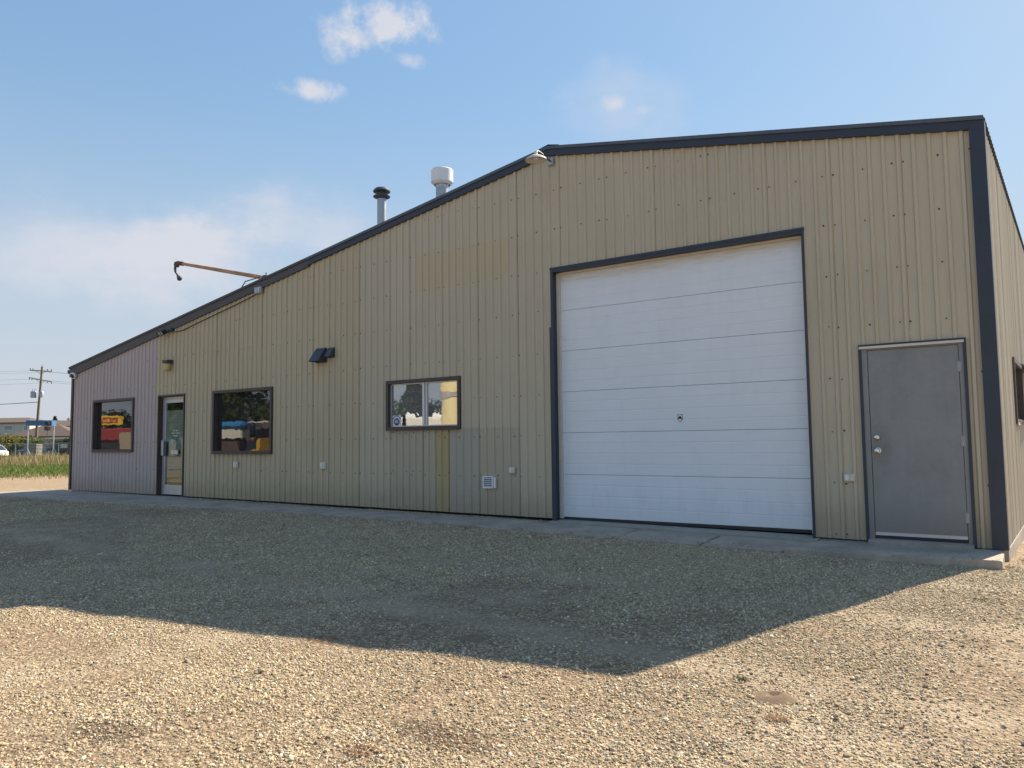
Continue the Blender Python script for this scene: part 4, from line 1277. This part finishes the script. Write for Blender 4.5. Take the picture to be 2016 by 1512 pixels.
# (left boundary of the picture is about t = 0 .. 9 % of s to its right)
blades('grass', 'grass', 26000, (40, 62), (-9, 13), (.06, .20), .022, 'short green grass verge beyond the dirt track', 11)
blades('dry_grass', 'dry', 9000, (37, 63), (-9, 13), (.04, .16), .02, 'thin dry tufts along the edge of the dirt track', 12)
blades('tall_weeds', 'dry', 9500, (59, 78), (-9, 14), (.28, .75), .022, 'tall dry weeds in front of the wire fence', 13)
blades('tall_weeds', 'grass', 1800, (58, 78), (-9, 14), (.25, .55), .025, 'greener tall weeds mixed in front of the wire fence', 14)

# chain link fence
fa, fb = Vector((-88.5, 19.3, -.3)), Vector((-71.5, 32.2, -.3))
fd = (fb - fa).normalized(); flen = (fb - fa).length
FE = thing('wire_fence', (fa + fb) / 2, 'grey chain link fence with steel posts beyond the tall weeds', 'fence')
for i in range(11):
    p = fa + fd * (i * 2.06 + .95)
    if i * 2.06 + .95 > flen: break
    mb = MB(); le = .10 if i == 5 else 0
    mb.tube([p + Vector((0, 0, -.2)), p + Vector((le, le, 1.66))], .035, 8); mb.build('post', M['galv'], FE, True)
mb = MB(); mb.tube([fa + Vector((0, 0, 1.62)), fb + Vector((0, 0, 1.62))], .026, 8); mb.build('top_rail', M['galv'], FE, True)
mb = MB()
n = int(flen / .11)
for i in range(-14, n):
    for sg in (1, -1):
        a, b_ = (i * .11, i * .11 + 1.55) if sg > 0 else (i * .11 + 1.55, i * .11)
        if min(a, b_) < 0 or max(a, b_) > flen: continue
        mb.tube([fa + fd * a + Vector((0, 0, .05)), fa + fd * b_ + Vector((0, 0, 1.60))], .0035, 3, False)
o = mb.build('chain_link', M['galv'], FE, fixn=False); o['kind'] = 'stuff'

# blue gantry frame
ga, gb = Vector((-87.75, 28.75, -.3)), Vector((-85.45, 30.3, -.3))
gdv = (gb - ga).normalized(); gn = Vector((-gdv.y, gdv.x, 0))
GA = thing('gantry_frame', (ga + gb) / 2, 'blue topped steel gantry frame standing behind the wire fence', 'frame')
mb = MB()
for q in (-.35, .35):
    mb.tube([ga + gn * q + Vector((0, 0, 3.95)), gb + gn * q + Vector((0, 0, 3.9))], .10, 6)
mb.mesh([tuple(ga + gn * -.4 + Vector((0, 0, 3.55))), tuple(gb + gn * -.4 + Vector((0, 0, 3.5))), tuple(gb + gn * -.4 + Vector((0, 0, 4.08))), tuple(ga + gn * -.4 + Vector((0, 0, 4.1))),
         tuple(ga + gn * .4 + Vector((0, 0, 3.55))), tuple(gb + gn * .4 + Vector((0, 0, 3.5))), tuple(gb + gn * .4 + Vector((0, 0, 4.08))), tuple(ga + gn * .4 + Vector((0, 0, 4.1)))],
        [(0, 1, 2, 3), (4, 5, 6, 7), (0, 1, 5, 4), (1, 2, 6, 5), (2, 3, 7, 6), (3, 0, 4, 7)])
mb.build('beam', M['blue'], GA)
for p in (ga, gb):
    mb = MB(); mb.tube([p + Vector((0, 0, -.1)), p + Vector((0, 0, 3.6))], .065, 8); mb.build('post', M['alu'], GA, True)
for p, s in ((ga, -1), (gb, 1)):
    for sd_ in (-1, 1):
        mb = MB(); mb.tube([p + Vector((0, 0, 1.1)), p + gdv * (sd_ * .75) + gn * (.3 * s) + Vector((0, 0, -.2))], .05, 6); mb.build('brace', M['blue'], GA, True)
mb = MB(); c = gb + gdv * -.35 + gn * -.55
mb.tube([c + Vector((0, 0, 2.0)), c + Vector((0, 0, 3.5))], .03, 6); mb.build('hanger', M['dgrey'], GA)
mb = MB(); mb.bbox(c.x - .32, c.x + .32, c.y - .2, c.y + .2, 2.70, 3.15, .05); mb.lathe([(0, 3.3), (.25, 3.35), (.25, 3.62), (0, 3.68)], (c.x, c.y, 0), 10); mb.build('hoist', M['black'], GA)

# utility pole
pb_, pt_ = Vector((-128.3, 47.1, -.3)), Vector((-126.64, 47.05, 13.4))
UPo = thing('utility_pole', pb_, 'leaning wooden utility pole with two crossarms and grey transformer', 'utility pole')
mb = MB(); mb.tube([pb_ + Vector((0, 0, -.5)), pb_.lerp(pt_, .5), pt_], [.23, .195, .15], 12); mb.build('pole', M['polew'], UPo, True)
lat_ = Vector((0.84, 0.54, 0)).normalized()
for z, L0, L1, t0, t1 in ((12.75, 1.75, 1.75, .12, -.12), (11.45, 1.8, 1.9, .28, -.45)):
    c = pb_.lerp(pt_, (z + .3) / 13.7) + Vector((.1, -.18, 0)) * 1.0
    a, b_ = c - lat_ * L0 + Vector((0, 0, t0)), c + lat_ * L1 + Vector((0, 0, t1))
    mb = MB(); mb.tube([a, b_], .075, 4); mb.tube([a.lerp(b_, .25), c + Vector((0, 0, -.55))], .03, 4); mb.tube([a.lerp(b_, .75), c + Vector((0, 0, -.55))], .03, 4)
    mb.build('crossarm', M['polew'], UPo)
    for f in (.02, .14, .80, .98):
        p = a.lerp(b_, f); s = 1 if z > 12 else -1
        mb = MB(); mb.lathe([(.03, 0), (.07, .08), (.05, .14), (.08, .2), (.04, .28), (0, .28)], p + Vector((0, 0, .07 * s)), 8, (0, 0, s)); mb.build('insulator', M['dgrey'], UPo)
mb = MB(); mb.lathe([(.03, 0), (.05, .2), (0, .3)], pt_, 8); mb.build('pole_pin', M['dgrey'], UPo)
c = pb_.lerp(pt_, (9.05 + .3) / 13.7)
for dx, nm in ((-.72, 'transformer'), (.55, 'transformer')):
    q = c + lat_ * dx + Vector((0, -.25, 0)); mb = MB()
    mb.lathe([(0, -.48), (.40, -.48), (.42, -.40), (.42, .42), (.38, .50), (0, .52)] if dx < 0 else [(0, -.42), (.30, -.42), (.32, .38), (.28, .44), (0, .46)], q, 16)
    if dx < 0:
        for s in (-.2, .2): mb.lathe([(.05, .5), (.07, .7), (.04, .95), (0, .97)], q + lat_ * s, 8)
    mb.build(nm, M['galv'], UPo, True)


def cable(a, b_, sag, r=.02):
    a, b_ = Vector(a), Vector(b_); mb = MB()
    mb.tube([a.lerp(b_, t) + Vector((0, 0, -4 * sag * t * (1 - t))) for t in np.linspace(0, 1, 14)], r, 4, False)
    mb.build('cable', M['dgrey'], UPo, True)


c1 = pb_.lerp(pt_, (7.9 + .3) / 13.7)
cable(c1, (-138, -8, 6.3), 1.0, .045)
for f, z in ((-1.7, 12.9), (1.7, 12.65), (-1.75, 11.6), (1.85, 11.0)):
    p = pb_.lerp(pt_, (z + .2) / 13.7) + lat_ * f
    cable(p, p + Vector((-9, -62, -.5)), 1.4, .012)
    cable(p, p + Vector((40, 60, 0)), 1.5, .012)


# cars and stores behind the fence
def car(loc, yaw, paint, label, L=4.4, H=1.5, Wd=1.75, hatch=True):
    t = thing('parked_car', loc, label, 'car', 'cars parked behind the wire fence')
    rot = Matrix.Rotation(yaw, 3, 'Z'); O = Vector(loc)
    T_ = lambda p: tuple(rot @ Vector(p) + O)
    prof = [(-L * .5, .35), (-L * .5, .72), (-L * .47, .85), (-L * .20, .95), (L * .42, .95), (L * .49, .80), (L * .5, .35)]
    mb = MB(); n = len(prof)
    vs = []
    for y, s in ((-Wd / 2, .94), (-Wd / 2 + .12, 1), (Wd / 2 - .12, 1), (Wd / 2, .94)):
        vs += [T_((x * (1 if abs(y) < Wd / 2 - .05 else .985), y, z * s)) for x, z in prof]
    fs = [tuple(range(n)), tuple(range(4 * n - 1, 3 * n - 1, -1))]
    for r in range(3):
        for i in range(n): fs.append((r * n + i, r * n + (i + 1) % n, (r + 1) * n + (i + 1) % n, (r + 1) * n + i))
    mb.mesh(vs, fs); mb.build('body', M[paint], t, True)
    lo = [(-L * .24, .94), (L * .44, .94)]; hi = [(-L * .08, H), (L * .33, H)]
    mb = MB(); w0, w1_ = Wd / 2 - .06, Wd / 2 - .24
    vs = [T_((lo[0][0], -w0, .94)), T_((lo[1][0], -w0, .94)), T_((lo[1][0], w0, .94)), T_((lo[0][0], w0, .94)), T_((hi[0][0], -w1_, H)), T_((hi[1][0], -w1_, H)), T_((hi[1][0], w1_, H)), T_((hi[0][0], w1_, H))]
    mb.mesh(vs, [(0, 1, 5, 4), (1, 2, 6, 5), (2, 3, 7, 6), (3, 0, 4, 7)]); mb.build('windows', M['g_far'], t)
    mb = MB(); mb.mesh([T_((hi[0][0], -w1_ - .02, H)), T_((hi[1][0], -w1_ - .02, H)), T_((hi[1][0], w1_ + .02, H)), T_((hi[0][0], w1_ + .02, H)), T_((hi[0][0] + .1, -w1_ + .1, H + .06)), T_((hi[1][0] - .1, -w1_ + .1, H + .06)), T_((hi[1][0] - .1, w1_ - .1, H + .06)), T_((hi[0][0] + .1, w1_ - .1, H + .06))],
                        [(0, 1, 5, 4), (1, 2, 6, 5), (2, 3, 7, 6), (3, 0, 4, 7), (4, 5, 6, 7)])
    for p_, q_ in ((0, 4), (1, 5), (2, 6), (3, 7)): mb.tube([vs[p_], vs[q_]], .05, 5)
    mb.build('roof', M[paint], t)
    for x in (-L * .31, L * .31):
        for y in (-Wd / 2 + .08, Wd / 2 - .08):
            mb = MB(); mb.lathe([(0, -.1), (.20, -.1), (.32, -.08), (.32, .08), (.20, .1), (0, .1)], T_((x, y, .32)), 14, tuple(rot @ Vector((0, 1, 0))))
            mb.build('wheel', M['tyre'], t)


car((-97.9, 28.6, -.3), 0.72, 'white', 'white car cut by the left edge, behind the wire fence')
car((-94.6, 32.2, -.3), 1.9, 'navycar', 'dark hatchback beside the white car behind the wire fence', L=3.6, H=1.45)
# stack of crates
CR = thing('pallet_crate', (-91.6, 31.0, -.3), 'weathered wooden crate stack behind the fence below the gantry', 'crate')
cy_ = Matrix.Rotation(.6, 3, 'Z')
for lev in range(2):
    for i in range(5):
        mb = MB(); z = -.25 + lev * .78 + i * .155; mb.bbox(-91.6 - .68, -91.6 + .68, 31.0 - .55, 31.0 + .55, z, z + .10, .01, yaw=.6); mb.build('slat', M['wood'], CR)
mb = MB(); mb.bbox(-91.6 - .6, -91.6 + .6, 31.0 - .48, 31.0 + .48, -.28, 1.27, .01, yaw=.6); mb.build('core', M['fade'], CR)
# flat deck trailer on the right
TR = thing('flatbed_trailer', (-90.6, 34.2, -.3), 'dark flat trailer half hidden by weeds at the left building corner', 'trailer')
mb = MB(); mb.bbox(-92.3, -88.3, 33.2, 35.2, .55, .80, .02, yaw=.6); mb.build('deck', M['navycar'], TR)
mb = MB(); mb.bbox(-91.9, -90.9, 33.0, 34.4, .80, 1.22, .03, yaw=.6); mb.build('load', M['dgrey'], TR)
for s in (-.5, .5):
    mb = MB(); mb.lathe([(0, -.1), (.33, -.1), (.33, .1), (0, .1)], (-90.3 + s, 33.6 + s * .6, .05), 14, (-.56, .83, 0)); mb.build('wheel', M['tyre'], TR)


# houses
def hip_house(c, yaw, L, Wd, zb, zw, zr, wall, label, windows=(), over=.5, ridge=.35):
    h = thing('house', (c[0], c[1], -.3), label, 'house', 'houses behind the fence')
    rot = Matrix.Rotation(yaw, 3, 'Z'); O = Vector((c[0], c[1], 0))
    T_ = lambda p: tuple(rot @ Vector(p) + O)
    mb = MB(); a, b_ = L / 2, Wd / 2
    vs = [T_((x, y, z)) for z in (zb, zw) for x, y in ((-a, -b_), (a, -b_), (a, b_), (-a, b_))]
    mb.mesh(vs, [(0, 1, 5, 4), (1, 2, 6, 5), (2, 3, 7, 6), (3, 0, 4, 7)]); mb.build('wall', M[wall], h)
    mb = MB(); A, B_ = a + over, b_ + over; rl_ = a * ridge
    vs = [T_((-A, -B_, zw)), T_((A, -B_, zw)), T_((A, B_, zw)), T_((-A, B_, zw)), T_((-rl_, 0, zr)), T_((rl_, 0, zr)), T_((-A, -B_, zw - .22)), T_((A, -B_, zw - .22)), T_((A, B_, zw - .22)), T_((-A, B_, zw - .22))]
    mb.mesh(vs, [(0, 1, 5, 4), (1, 2, 5), (2, 3, 4, 5), (3, 0, 4), (6, 7, 1, 0), (7, 8, 2, 1), (8, 9, 3, 2), (9, 6, 0, 3), (6, 7, 8, 9)]); mb.build('roof', M['shingle'], h)
    for (wx, wz, ww, wh) in windows:
        mb = MB()
        mb.mesh([T_((wx + sx, -b_ - .03 - q, wz + sz)) for q in (0, .06) for sx, sz in ((-ww / 2 - .1, -wh / 2 - .1), (ww / 2 + .1, -wh / 2 - .1), (ww / 2 + .1, wh / 2 + .1), (-ww / 2 - .1, wh / 2 + .1))],
                [(4, 5, 6, 7), (0, 1, 5, 4), (1, 2, 6, 5), (2, 3, 7, 6), (3, 0, 4, 7)])
        w_ = mb.build('window', M['white'], h)
        mb = MB(); mb.quad(T_((wx - ww / 2, -b_ - .10, wz - wh / 2)), T_((wx + ww / 2, -b_ - .10, wz - wh / 2)), T_((wx + ww / 2, -b_ - .10, wz + wh / 2)), T_((wx - ww / 2, -b_ - .10, wz + wh / 2))); mb.build('pane', M['g_far'], w_)
    return h


yw = math.atan2(RT.y, RT.x)
hip_house((-202.0, 74.5), yw - .12, 15.0, 9, -.3, 6.65, 7.9, 'stucco2', 'two storey pale house with brown hip roof furthest left', ((2.2, 5.4, 2.1, 1.0), (6.6, 5.3, .9, 1.0)), ridge=.5)
hip_house((-178.5, 72.6), yw + .05, 14.5, 9, -.3, 3.15, 5.9, 'stucco', 'low house with broad brown hip roof in front of the others', ((0.5, 2.1, 1.2, .9), (4.6, 2.0, 1.4, .9)), ridge=.12)
hip_house((-203.8, 87.0), yw + .1, 15.0, 9, -.3, 6.0, 7.5, 'stucco', 'two storey cream house with brown hip roof nearest the building corner', ((-4.0, 4.2, 1.3, 1.1),), ridge=.35)
# low faded board shed
SH = thing('garden_shed', (-156, 64.6, -.3), 'low faded pink board shed with pale roof edge at the right', 'shed')
rot = Matrix.Rotation(yw, 3, 'Z')
for i in range(9):
    mb = MB(); x = -3.6 + i * .9; p = rot @ Vector((x, 0, 0)) + Vector((-156, 64.6, 0))
    mb.bbox(p.x - .43, p.x + .43, p.y - .05, p.y + .05, -.3, 2.35, .02, yaw=yw); mb.build('board', M['pink'], SH)
p = rot @ Vector((0.4, 1.6, 0)) + Vector((-156, 64.6, 0))
mb = MB(); mb.bbox(p.x - 4.2, p.x + 4.2, p.y - 1.9, p.y + 1.9, 2.36, 2.62, .03, yaw=yw); mb.build('roof', M['offwhite'], SH)


# ------------------------------------------------------------------ trees and bushes
def crown_mesh(name, mat, seed, clumps, leaves, shape, leaf, R_=1.0, conic=False):
    rg = np.random.RandomState(seed)
    V = []; n = 0
    for i in range(clumps):
        while True:
            c = rg.uniform(-1, 1, 3)
            if (c ** 2).sum() < 1 and (c ** 2).sum() > .12: break
        if conic:
            h = rg.uniform(-1, 1); rr = (1 - (h + 1) / 2) ** .8 * .95 + .04; t = rg.uniform(0, 6.28); q = rr * math.sqrt(rg.uniform(.2, 1)); c = np.array([q * math.cos(t), q * math.sin(t), h])
        cr = rg.uniform(.13, .30) * (1.0 if not conic else .7)
        pts = c + rg.normal(0, 1, (leaves, 3)) * cr * .55
        pts *= np.array(shape)
        u = rg.normal(0, 1, (leaves, 3)); u /= np.linalg.norm(u, axis=1)[:, None]
        w_ = np.cross(u, rg.normal(0, 1, (leaves, 3))); w_ /= np.linalg.norm(w_, axis=1)[:, None]
        l = leaf * rg.uniform(.6, 1.3, leaves)[:, None]
        V.append(np.stack([pts - u * l, pts + w_ * l * .55, pts + u * l, pts - w_ * l * .55], 1))
    V = np.concatenate(V).reshape(-1, 3)
    me = bpy.data.meshes.new(name); me.from_pydata(V.tolist(), [], np.arange(len(V)).reshape(-1, 4).tolist())
    me.materials.append(M[mat]); return me


def trunk_mesh(seed, h0, h1, r):
    rg = random.Random(seed); mb = MB()
    mb.tube([(0, 0, -.2), (.05, .02, h0 * .5), (0, 0, h0), (.1, .05, h1)], [r, r * .8, r * .65, r * .2], 8)
    for i in range(7):
        t = i * 2.4 + rg.random(); z = h0 * rg.uniform(.8, 1.3); l = h1 * rg.uniform(.25, .45)
        mb.tube([(0, 0, z), (math.cos(t) * l * .5, math.sin(t) * l * .5, z + l * .4), (math.cos(t) * l, math.sin(t) * l, z + l * .6)], [r * .4, r * .25, r * .08], 5)
    me = bpy.data.meshes.new('trunk'); me.from_pydata(mb.v, [], mb.f); me.materials.append(M['bark']); return me


CR_A = crown_mesh('crown', 'leaf', 1, 70, 60, (1, 1, .9), .075)
CR_B = crown_mesh('crown', 'leaf_dark', 2, 75, 60, (1, 1, .95), .075)
CR_C = crown_mesh('crown', 'leaf_dark', 3, 120, 45, (.55, .55, 1.25), .06, conic=True)
CR_Y = crown_mesh('crown', 'leaf_yellow', 4, 60, 60, (1, 1, .75), .07)
TK = trunk_mesh(1, .55, 1.5, .06)


def tree(loc, h, mesh, label, name='tree', cat='tree', group=None, wid=1.0, rz=0.0, bush=False):
    t = thing(name, loc, label, cat, group)
    t.rotation_euler = (0, 0, rz)
    c = bpy.data.objects.new('crown', mesh); COL.objects.link(c); c.parent = t
    if bush:
        c.scale = (h * wid * .62, h * wid * .62, h * .62); c.location = (0, 0, h * .42)
    else:
        s = h * .40
        c.scale = (s * wid, s * wid, s); c.location = (0, 0, h - s * (.95 if mesh is not CR_C else 1.25))
    k_ = bpy.data.objects.new('trunk', TK); COL.objects.link(k_); k_.parent = t
    k_.scale = (h * .5, h * .5, h * .5) if not bush else (h * .3, h * .3, h * .45)
    return t


tree((-109.4, 35.4, -.3), 3.2, CR_Y, 'yellowing round bush at the left edge behind the cars', 'bush', 'bush', None, 1.25, .4, True)
tree((-107.6, 37.4, -.3), 2.5, CR_A, 'dark green bush right of the yellowing bush', 'bush', 'bush', None, 1.5, 1.4, True)
tree((-118.0, 47.0, -.3), 2.3, CR_B, 'low dark bush behind the gantry posts', 'bush', 'bush', None, 1.7, 2.0, True)
tree((-121.0, 53.0, -.3), 2.0, CR_A, 'low green bush by the faded shed', 'bush', 'bush', None, 1.8, 3.0, True)
tree((-217.4, 94.9, -.3), 8.4, CR_B, 'dark tree behind the cream house at the building corner', 'tree', 'tree', None, .9, .2)
tree((-226.0, 94.5, -.3), 9.2, CR_C, 'pointed tree top behind the cream house roof', 'tree', 'tree', None, 1.0, .2)

# ------------------------------------------------------------------ across the yard behind the camera: what the windows mirror
rgt = random.Random(21)
spots = []
for i in range(24):
    a = R(199.5 + i * 1.75 if i < 20 else 245 + (i - 20) * 18); d = rgt.uniform(88, 100)
    ad = math.degrees(a)
    h = 7.6 if ad < 206.2 else 4.7 if ad < 210.8 else 8.4 if ad < 216.2 else 6.2 if ad < 221 else 6.0
    spots.append((1.6 + d * math.cos(a), 9.4 + d * math.sin(a), h * rgt.uniform(.92, 1.08)))
for i, (x, y, hh) in enumerate(spots):
    kind = (CR_A, CR_B, CR_A, CR_A)[i % 4]
    lab = ('leafy green tree in the row across the yard', 'dense dark tree in the row across the yard', 'leafy green tree in the row across the yard', 'leafy green tree in the row across the yard')[i % 4]
    tree((x, y, -.3), hh, kind, lab, 'tree', 'tree', 'trees across the yard', rgt.uniform(1.0, 1.35), rgt.uniform(0, 6))
tree((-57.7, -56.3, -.3), 8.6, CR_C, 'dark conifer across the yard mirrored in the sliding window', 'tree', 'tree', None, 1.5, 1.0)

# white motorhomes
for i, (x, y, a) in enumerate(((-47.4, -44.5, R(-140)), (-45.4, -45.9, R(-135)), (-43.5, -47.2, R(-128)))):
    t = thing('motorhome', (x, y, -.3), ['white motorhome furthest left of the three across the yard', 'white motorhome in the middle of the three across the yard', 'white motorhome furthest right of the three across the yard'][i], 'motorhome', 'motorhomes across the yard')
    rot = Matrix.Rotation(a, 3, 'Z'); O = Vector((x, y, 0)); T_ = lambda p: tuple(rot @ Vector((p[0], p[1], p[2] * (1.22 if p[2] > .7 else 1))) + O)
    mb = MB(); pr = [(-3.3, .25), (-3.3, 2.55), (-3.0, 2.75), (2.0, 2.75), (3.0, 2.60), (3.35, 2.0), (2.6, 1.55), (3.3, 1.1), (3.5, .25)]
    nn = len(pr); vs = [T_((px, -1.15, pz)) for px, pz in pr] + [T_((px, 1.15, pz)) for px, pz in pr]
    mb.mesh(vs, [tuple(range(nn)), tuple(range(2 * nn - 1, nn - 1, -1))] + [(q, (q + 1) % nn, (q + 1) % nn + nn, q + nn) for q in range(nn)]); mb.build('body', M['rv'], t)
    for px, w_ in ((-2.0, 1.0), (-.2, .7), (1.5, .8)):
        mb = MB(); mb.quad(T_((px, 1.165, 1.35)), T_((px + w_, 1.165, 1.35)), T_((px + w_, 1.165, 1.95)), T_((px, 1.165, 1.95))); mb.build('window', M['g_far'], t)
    mb = MB(); mb.quad(T_((-3.31, -.7, 1.35)), T_((-3.31, .5, 1.35)), T_((-3.31, .5, 1.9)), T_((-3.31, -.7, 1.9))); mb.build('rear_window', M['g_far'], t)
    mb = MB(); mb.quad(T_((-3.2, 1.17, .75)), T_((3.2, 1.17, .95)), T_((3.2, 1.17, 1.10)), T_((-3.2, 1.17, .92))); mb.build('stripe', M['red'], t)
    mb = MB(); mb.mesh([T_((sx, sy, sz)) for sz in (2.75, 3.0) for sx, sy in ((-.6, -.4), (.4, -.4), (.4, .4), (-.6, .4))], [(4, 5, 6, 7), (0, 1, 5, 4), (1, 2, 6, 5), (2, 3, 7, 6), (3, 0, 4, 7)]); mb.build('roof_unit', M['white'], t)
    for px in (-2.0, 2.2):
        for py in (-1.0, 1.0):
            mb = MB(); mb.lathe([(0, -.12), (.36, -.12), (.36, .12), (0, .12)], T_((px, py, .06)), 14, tuple(rot @ Vector((0, 1, 0)))); mb.build('wheel', M['tyre'], t)

# cream tank
t = thing('storage_tank', (-17.38, -13.96, -.3), 'tall cream storage tank with a band across the yard', 'tank')
mb = MB(); mb.lathe([(.0, -.3), (.50, -.3), (.50, 6.2), (.34, 6.5), (0, 6.6)], (-17.38, -13.96, 0), 28); mb.build('shell', M['cream'], t, True)
mb = MB(); mb.lathe([(.505, 2.72), (.525, 2.74), (.525, 2.98), (.505, 3.0)], (-17.38, -13.96, 0), 28); mb.build('band', M['wood'], t, True)
# yellow loader bucket with arm
t = thing('loader_bucket', (-20.0, -7.3, -.3), 'yellow loader bucket lying in the yard behind the camera', 'bucket')
mb = MB(); mb.prism([(-20.9, .0), (-19.8, -.1), (-19.6, 1.25), (-19.72, 1.25), (-19.85, .88), (-20.9, .70)], -7.9, -6.6); mb.build('shell', M['yellowp'], t)
mb = MB(); mb.bbox(-20.4, -19.9, -7.4, -7.1, -.3, .1, .03); mb.build('arm', M['yellowp'], t)
# covered stack, machinery and low dark roof
t = thing('covered_stack', (-37.7, -18.6, -.3), 'white sided stack under a blue tarpaulin across the yard', 'stack')
mb = MB(); mb.bbox(-39.9, -37.7, -19.6, -18.0, 1.38, 1.90, .04, yaw=-.62); mb.build('crate_wall', M['rv'], t)
mb = MB(); mb.bbox(-39.7, -37.9, -19.4, -18.2, -.3, 1.38, .04, yaw=-.62); mb.build('skid', M['rustd'], t)
mb = MB(); mb.bbox(-40.1, -37.5, -19.8, -17.8, 1.90, 2.38, .18, yaw=-.62); mb.build('tarpaulin', M['tarp'], t)
for i, (x, y, lab) in enumerate(((-43.4, -22.8, 'orange excavator nearest the blue tarpaulin stack'), (-41.2, -24.3, 'dark grey excavator beside the orange one across the yard'))):
    t = thing('excavator', (x, y, -.3), lab, 'excavator', 'excavators across the yard')
    for s in (-.8, .8):
        mb = MB(); mb.bbox(x - 1.4, x + 1.4, y + s - .25, y + s + .25, -.3, .35, .15); mb.build('crawler_track', M['tyre'], t)
    mb = MB(); mb.bbox(x - 1.2, x + 1.0, y - .9, y + .9, .45, 1.5, .08); mb.build('body', M['orange' if i == 0 else 'dgrey'], t)
    mb = MB(); mb.bbox(x - .1, x + .9, y - .85, y + .1, 1.2, 2.4, .06); mb.build('cab', M['g_far'], t)
    mb = MB(); mb.tube([(x + .9, y + .4, 1.1), (x + 2.0, y + .5, 2.7), (x + 3.1, y + .5, 2.2), (x + 3.2, y + .5, .6)], .14, 6); mb.build('boom', M['dgrey'], t)
hip_house((-59.2, -39.8), .75, 9, 6, -.3, 2.5, 3.9, 'fade', 'low dark roofed house beyond the excavators across the yard')
t = thing('tractor', (-36.0, -19.0, -.3), 'dark tractor with pale canopy beside the covered stack across the yard', 'tractor')
rot = Matrix.Rotation(.9, 3, 'Z'); O = Vector((-36.0, -19.0, 0)); TT = lambda p: tuple(rot @ Vector(p) + O)
def tbox(x0, x1, y0, y1, z0, z1, nm, mt):
    mb = MB(); vs = [TT((px, py, pz)) for pz in (z0, z1) for px, py in ((x0, y0), (x1, y0), (x1, y1), (x0, y1))]
    mb.mesh(vs, [(0, 1, 2, 3), (4, 5, 6, 7), (0, 1, 5, 4), (1, 2, 6, 5), (2, 3, 7, 6), (3, 0, 4, 7)]); mb.build(nm, M[mt], t)
tbox(-.2, 1.5, -.35, .35, .55, 1.25, 'hood', 'navycar'); tbox(-1.3, -.2, -.6, .6, .5, 1.1, 'seat_deck', 'dgrey')
tbox(-1.5, .0, -.75, .75, 2.28, 2.36, 'canopy', 'stucco')
for px in (-1.4, -.1):
    for py in (-.65, .65): tbox(px - .04, px + .04, py - .04, py + .04, 1.1, 2.28, 'post', 'dgrey')
tbox(-1.25, -.25, -.45, .45, 1.1, 1.9, 'cab', 'g_far')
for px, py, r_ in ((-.9, -.75, .75), (-.9, .75, .75), (1.1, -.6, .45), (1.1, .6, .45)):
    mb = MB(); mb.lathe([(0, -.15), (r_ * .6, -.15), (r_, -.12), (r_, .12), (r_ * .6, .15), (0, .15)], TT((px, py, -.3 + r_)), 18, tuple(rot @ Vector((0, 1, 0)))); mb.build('wheel', M['tyre'], t)
# yellow board, red machine, pale panel
t = thing('sign_board', (-43.5, -14.2, -.3), 'yellow sign board with dark red lettering across the yard', 'sign')
rot = Matrix.Rotation(-.57, 3, 'Z'); O = Vector((-43.5, -14.2, 0)); T_ = lambda p: tuple(rot @ Vector(p) + O)
def board(x0, x1, y0, y1, z0, z1, nm, mt):
    mb = MB(); vs = [T_((px, py, pz)) for pz in (z0, z1) for px, py in ((x0, y0), (x1, y0), (x1, y1), (x0, y1))]
    mb.mesh(vs, [(0, 1, 2, 3), (4, 5, 6, 7), (0, 1, 5, 4), (1, 2, 6, 5), (2, 3, 7, 6), (3, 0, 4, 7)]); mb.build(nm, M[mt], t)
board(-.65, .65, -.04, .04, 2.25, 2.80, 'board', 'sign_y')
board(-.48, .48, .041, .05, 2.34, 2.69, 'panel', 'print_red')
for i in range(7): board(-.40 + i * .12, -.33 + i * .12, .051, .056, 2.42, 2.60 - .04 * (i % 2), 'letter', 'sign_y')
for px in (-.5, .5): board(px - .04, px + .04, -.12, -.045, -.3, 2.15, 'post', 'galv')
t = thing('farm_implement', (-38.3, -11.8, -.3), 'red farm implement on dark wheels across the yard', 'machine')
mb = MB(); mb.bbox(-40.4, -36.6, -12.6, -11.0, 1.25, 1.95, .08, yaw=-.55); mb.build('hopper', M['red'], t)
mb = MB(); mb.tube([(-40, -10.6, 1.2), (-38.5, -11.5, .5), (-37.0, -12.5, 1.2)], .1, 6); mb.build('frame', M['red'], t)
mb = MB(); mb.bbox(-40.2, -36.8, -12.5, -11.1, .1, 1.24, .06, yaw=-.55); mb.build('chassis', M['black'], t)
for (x, y) in ((-39.6, -10.9), (-37.4, -12.3)):
    mb = MB(); mb.lathe([(0, -.18), (.35, -.18), (.62, -.14), (.62, .14), (.35, .18), (0, .18)], (x, y, .32), 18, (.53, .85, 0)); mb.build('wheel', M['tyre'], t)
t = thing('board_crate', (-27.9, -6.75, -.3), 'pale plywood crate standing across the yard', 'crate')
mb = MB(); mb.bbox(-28.05, -27.35, -7.25, -6.45, .45, 1.55, .02, yaw=-.4); mb.build('box', M['card'], t)
mb = MB(); mb.bbox(-28.5, -27.2, -7.4, -6.2, -.3, .42, .02, yaw=-.4); mb.build('skid', M['dgrey'], t)
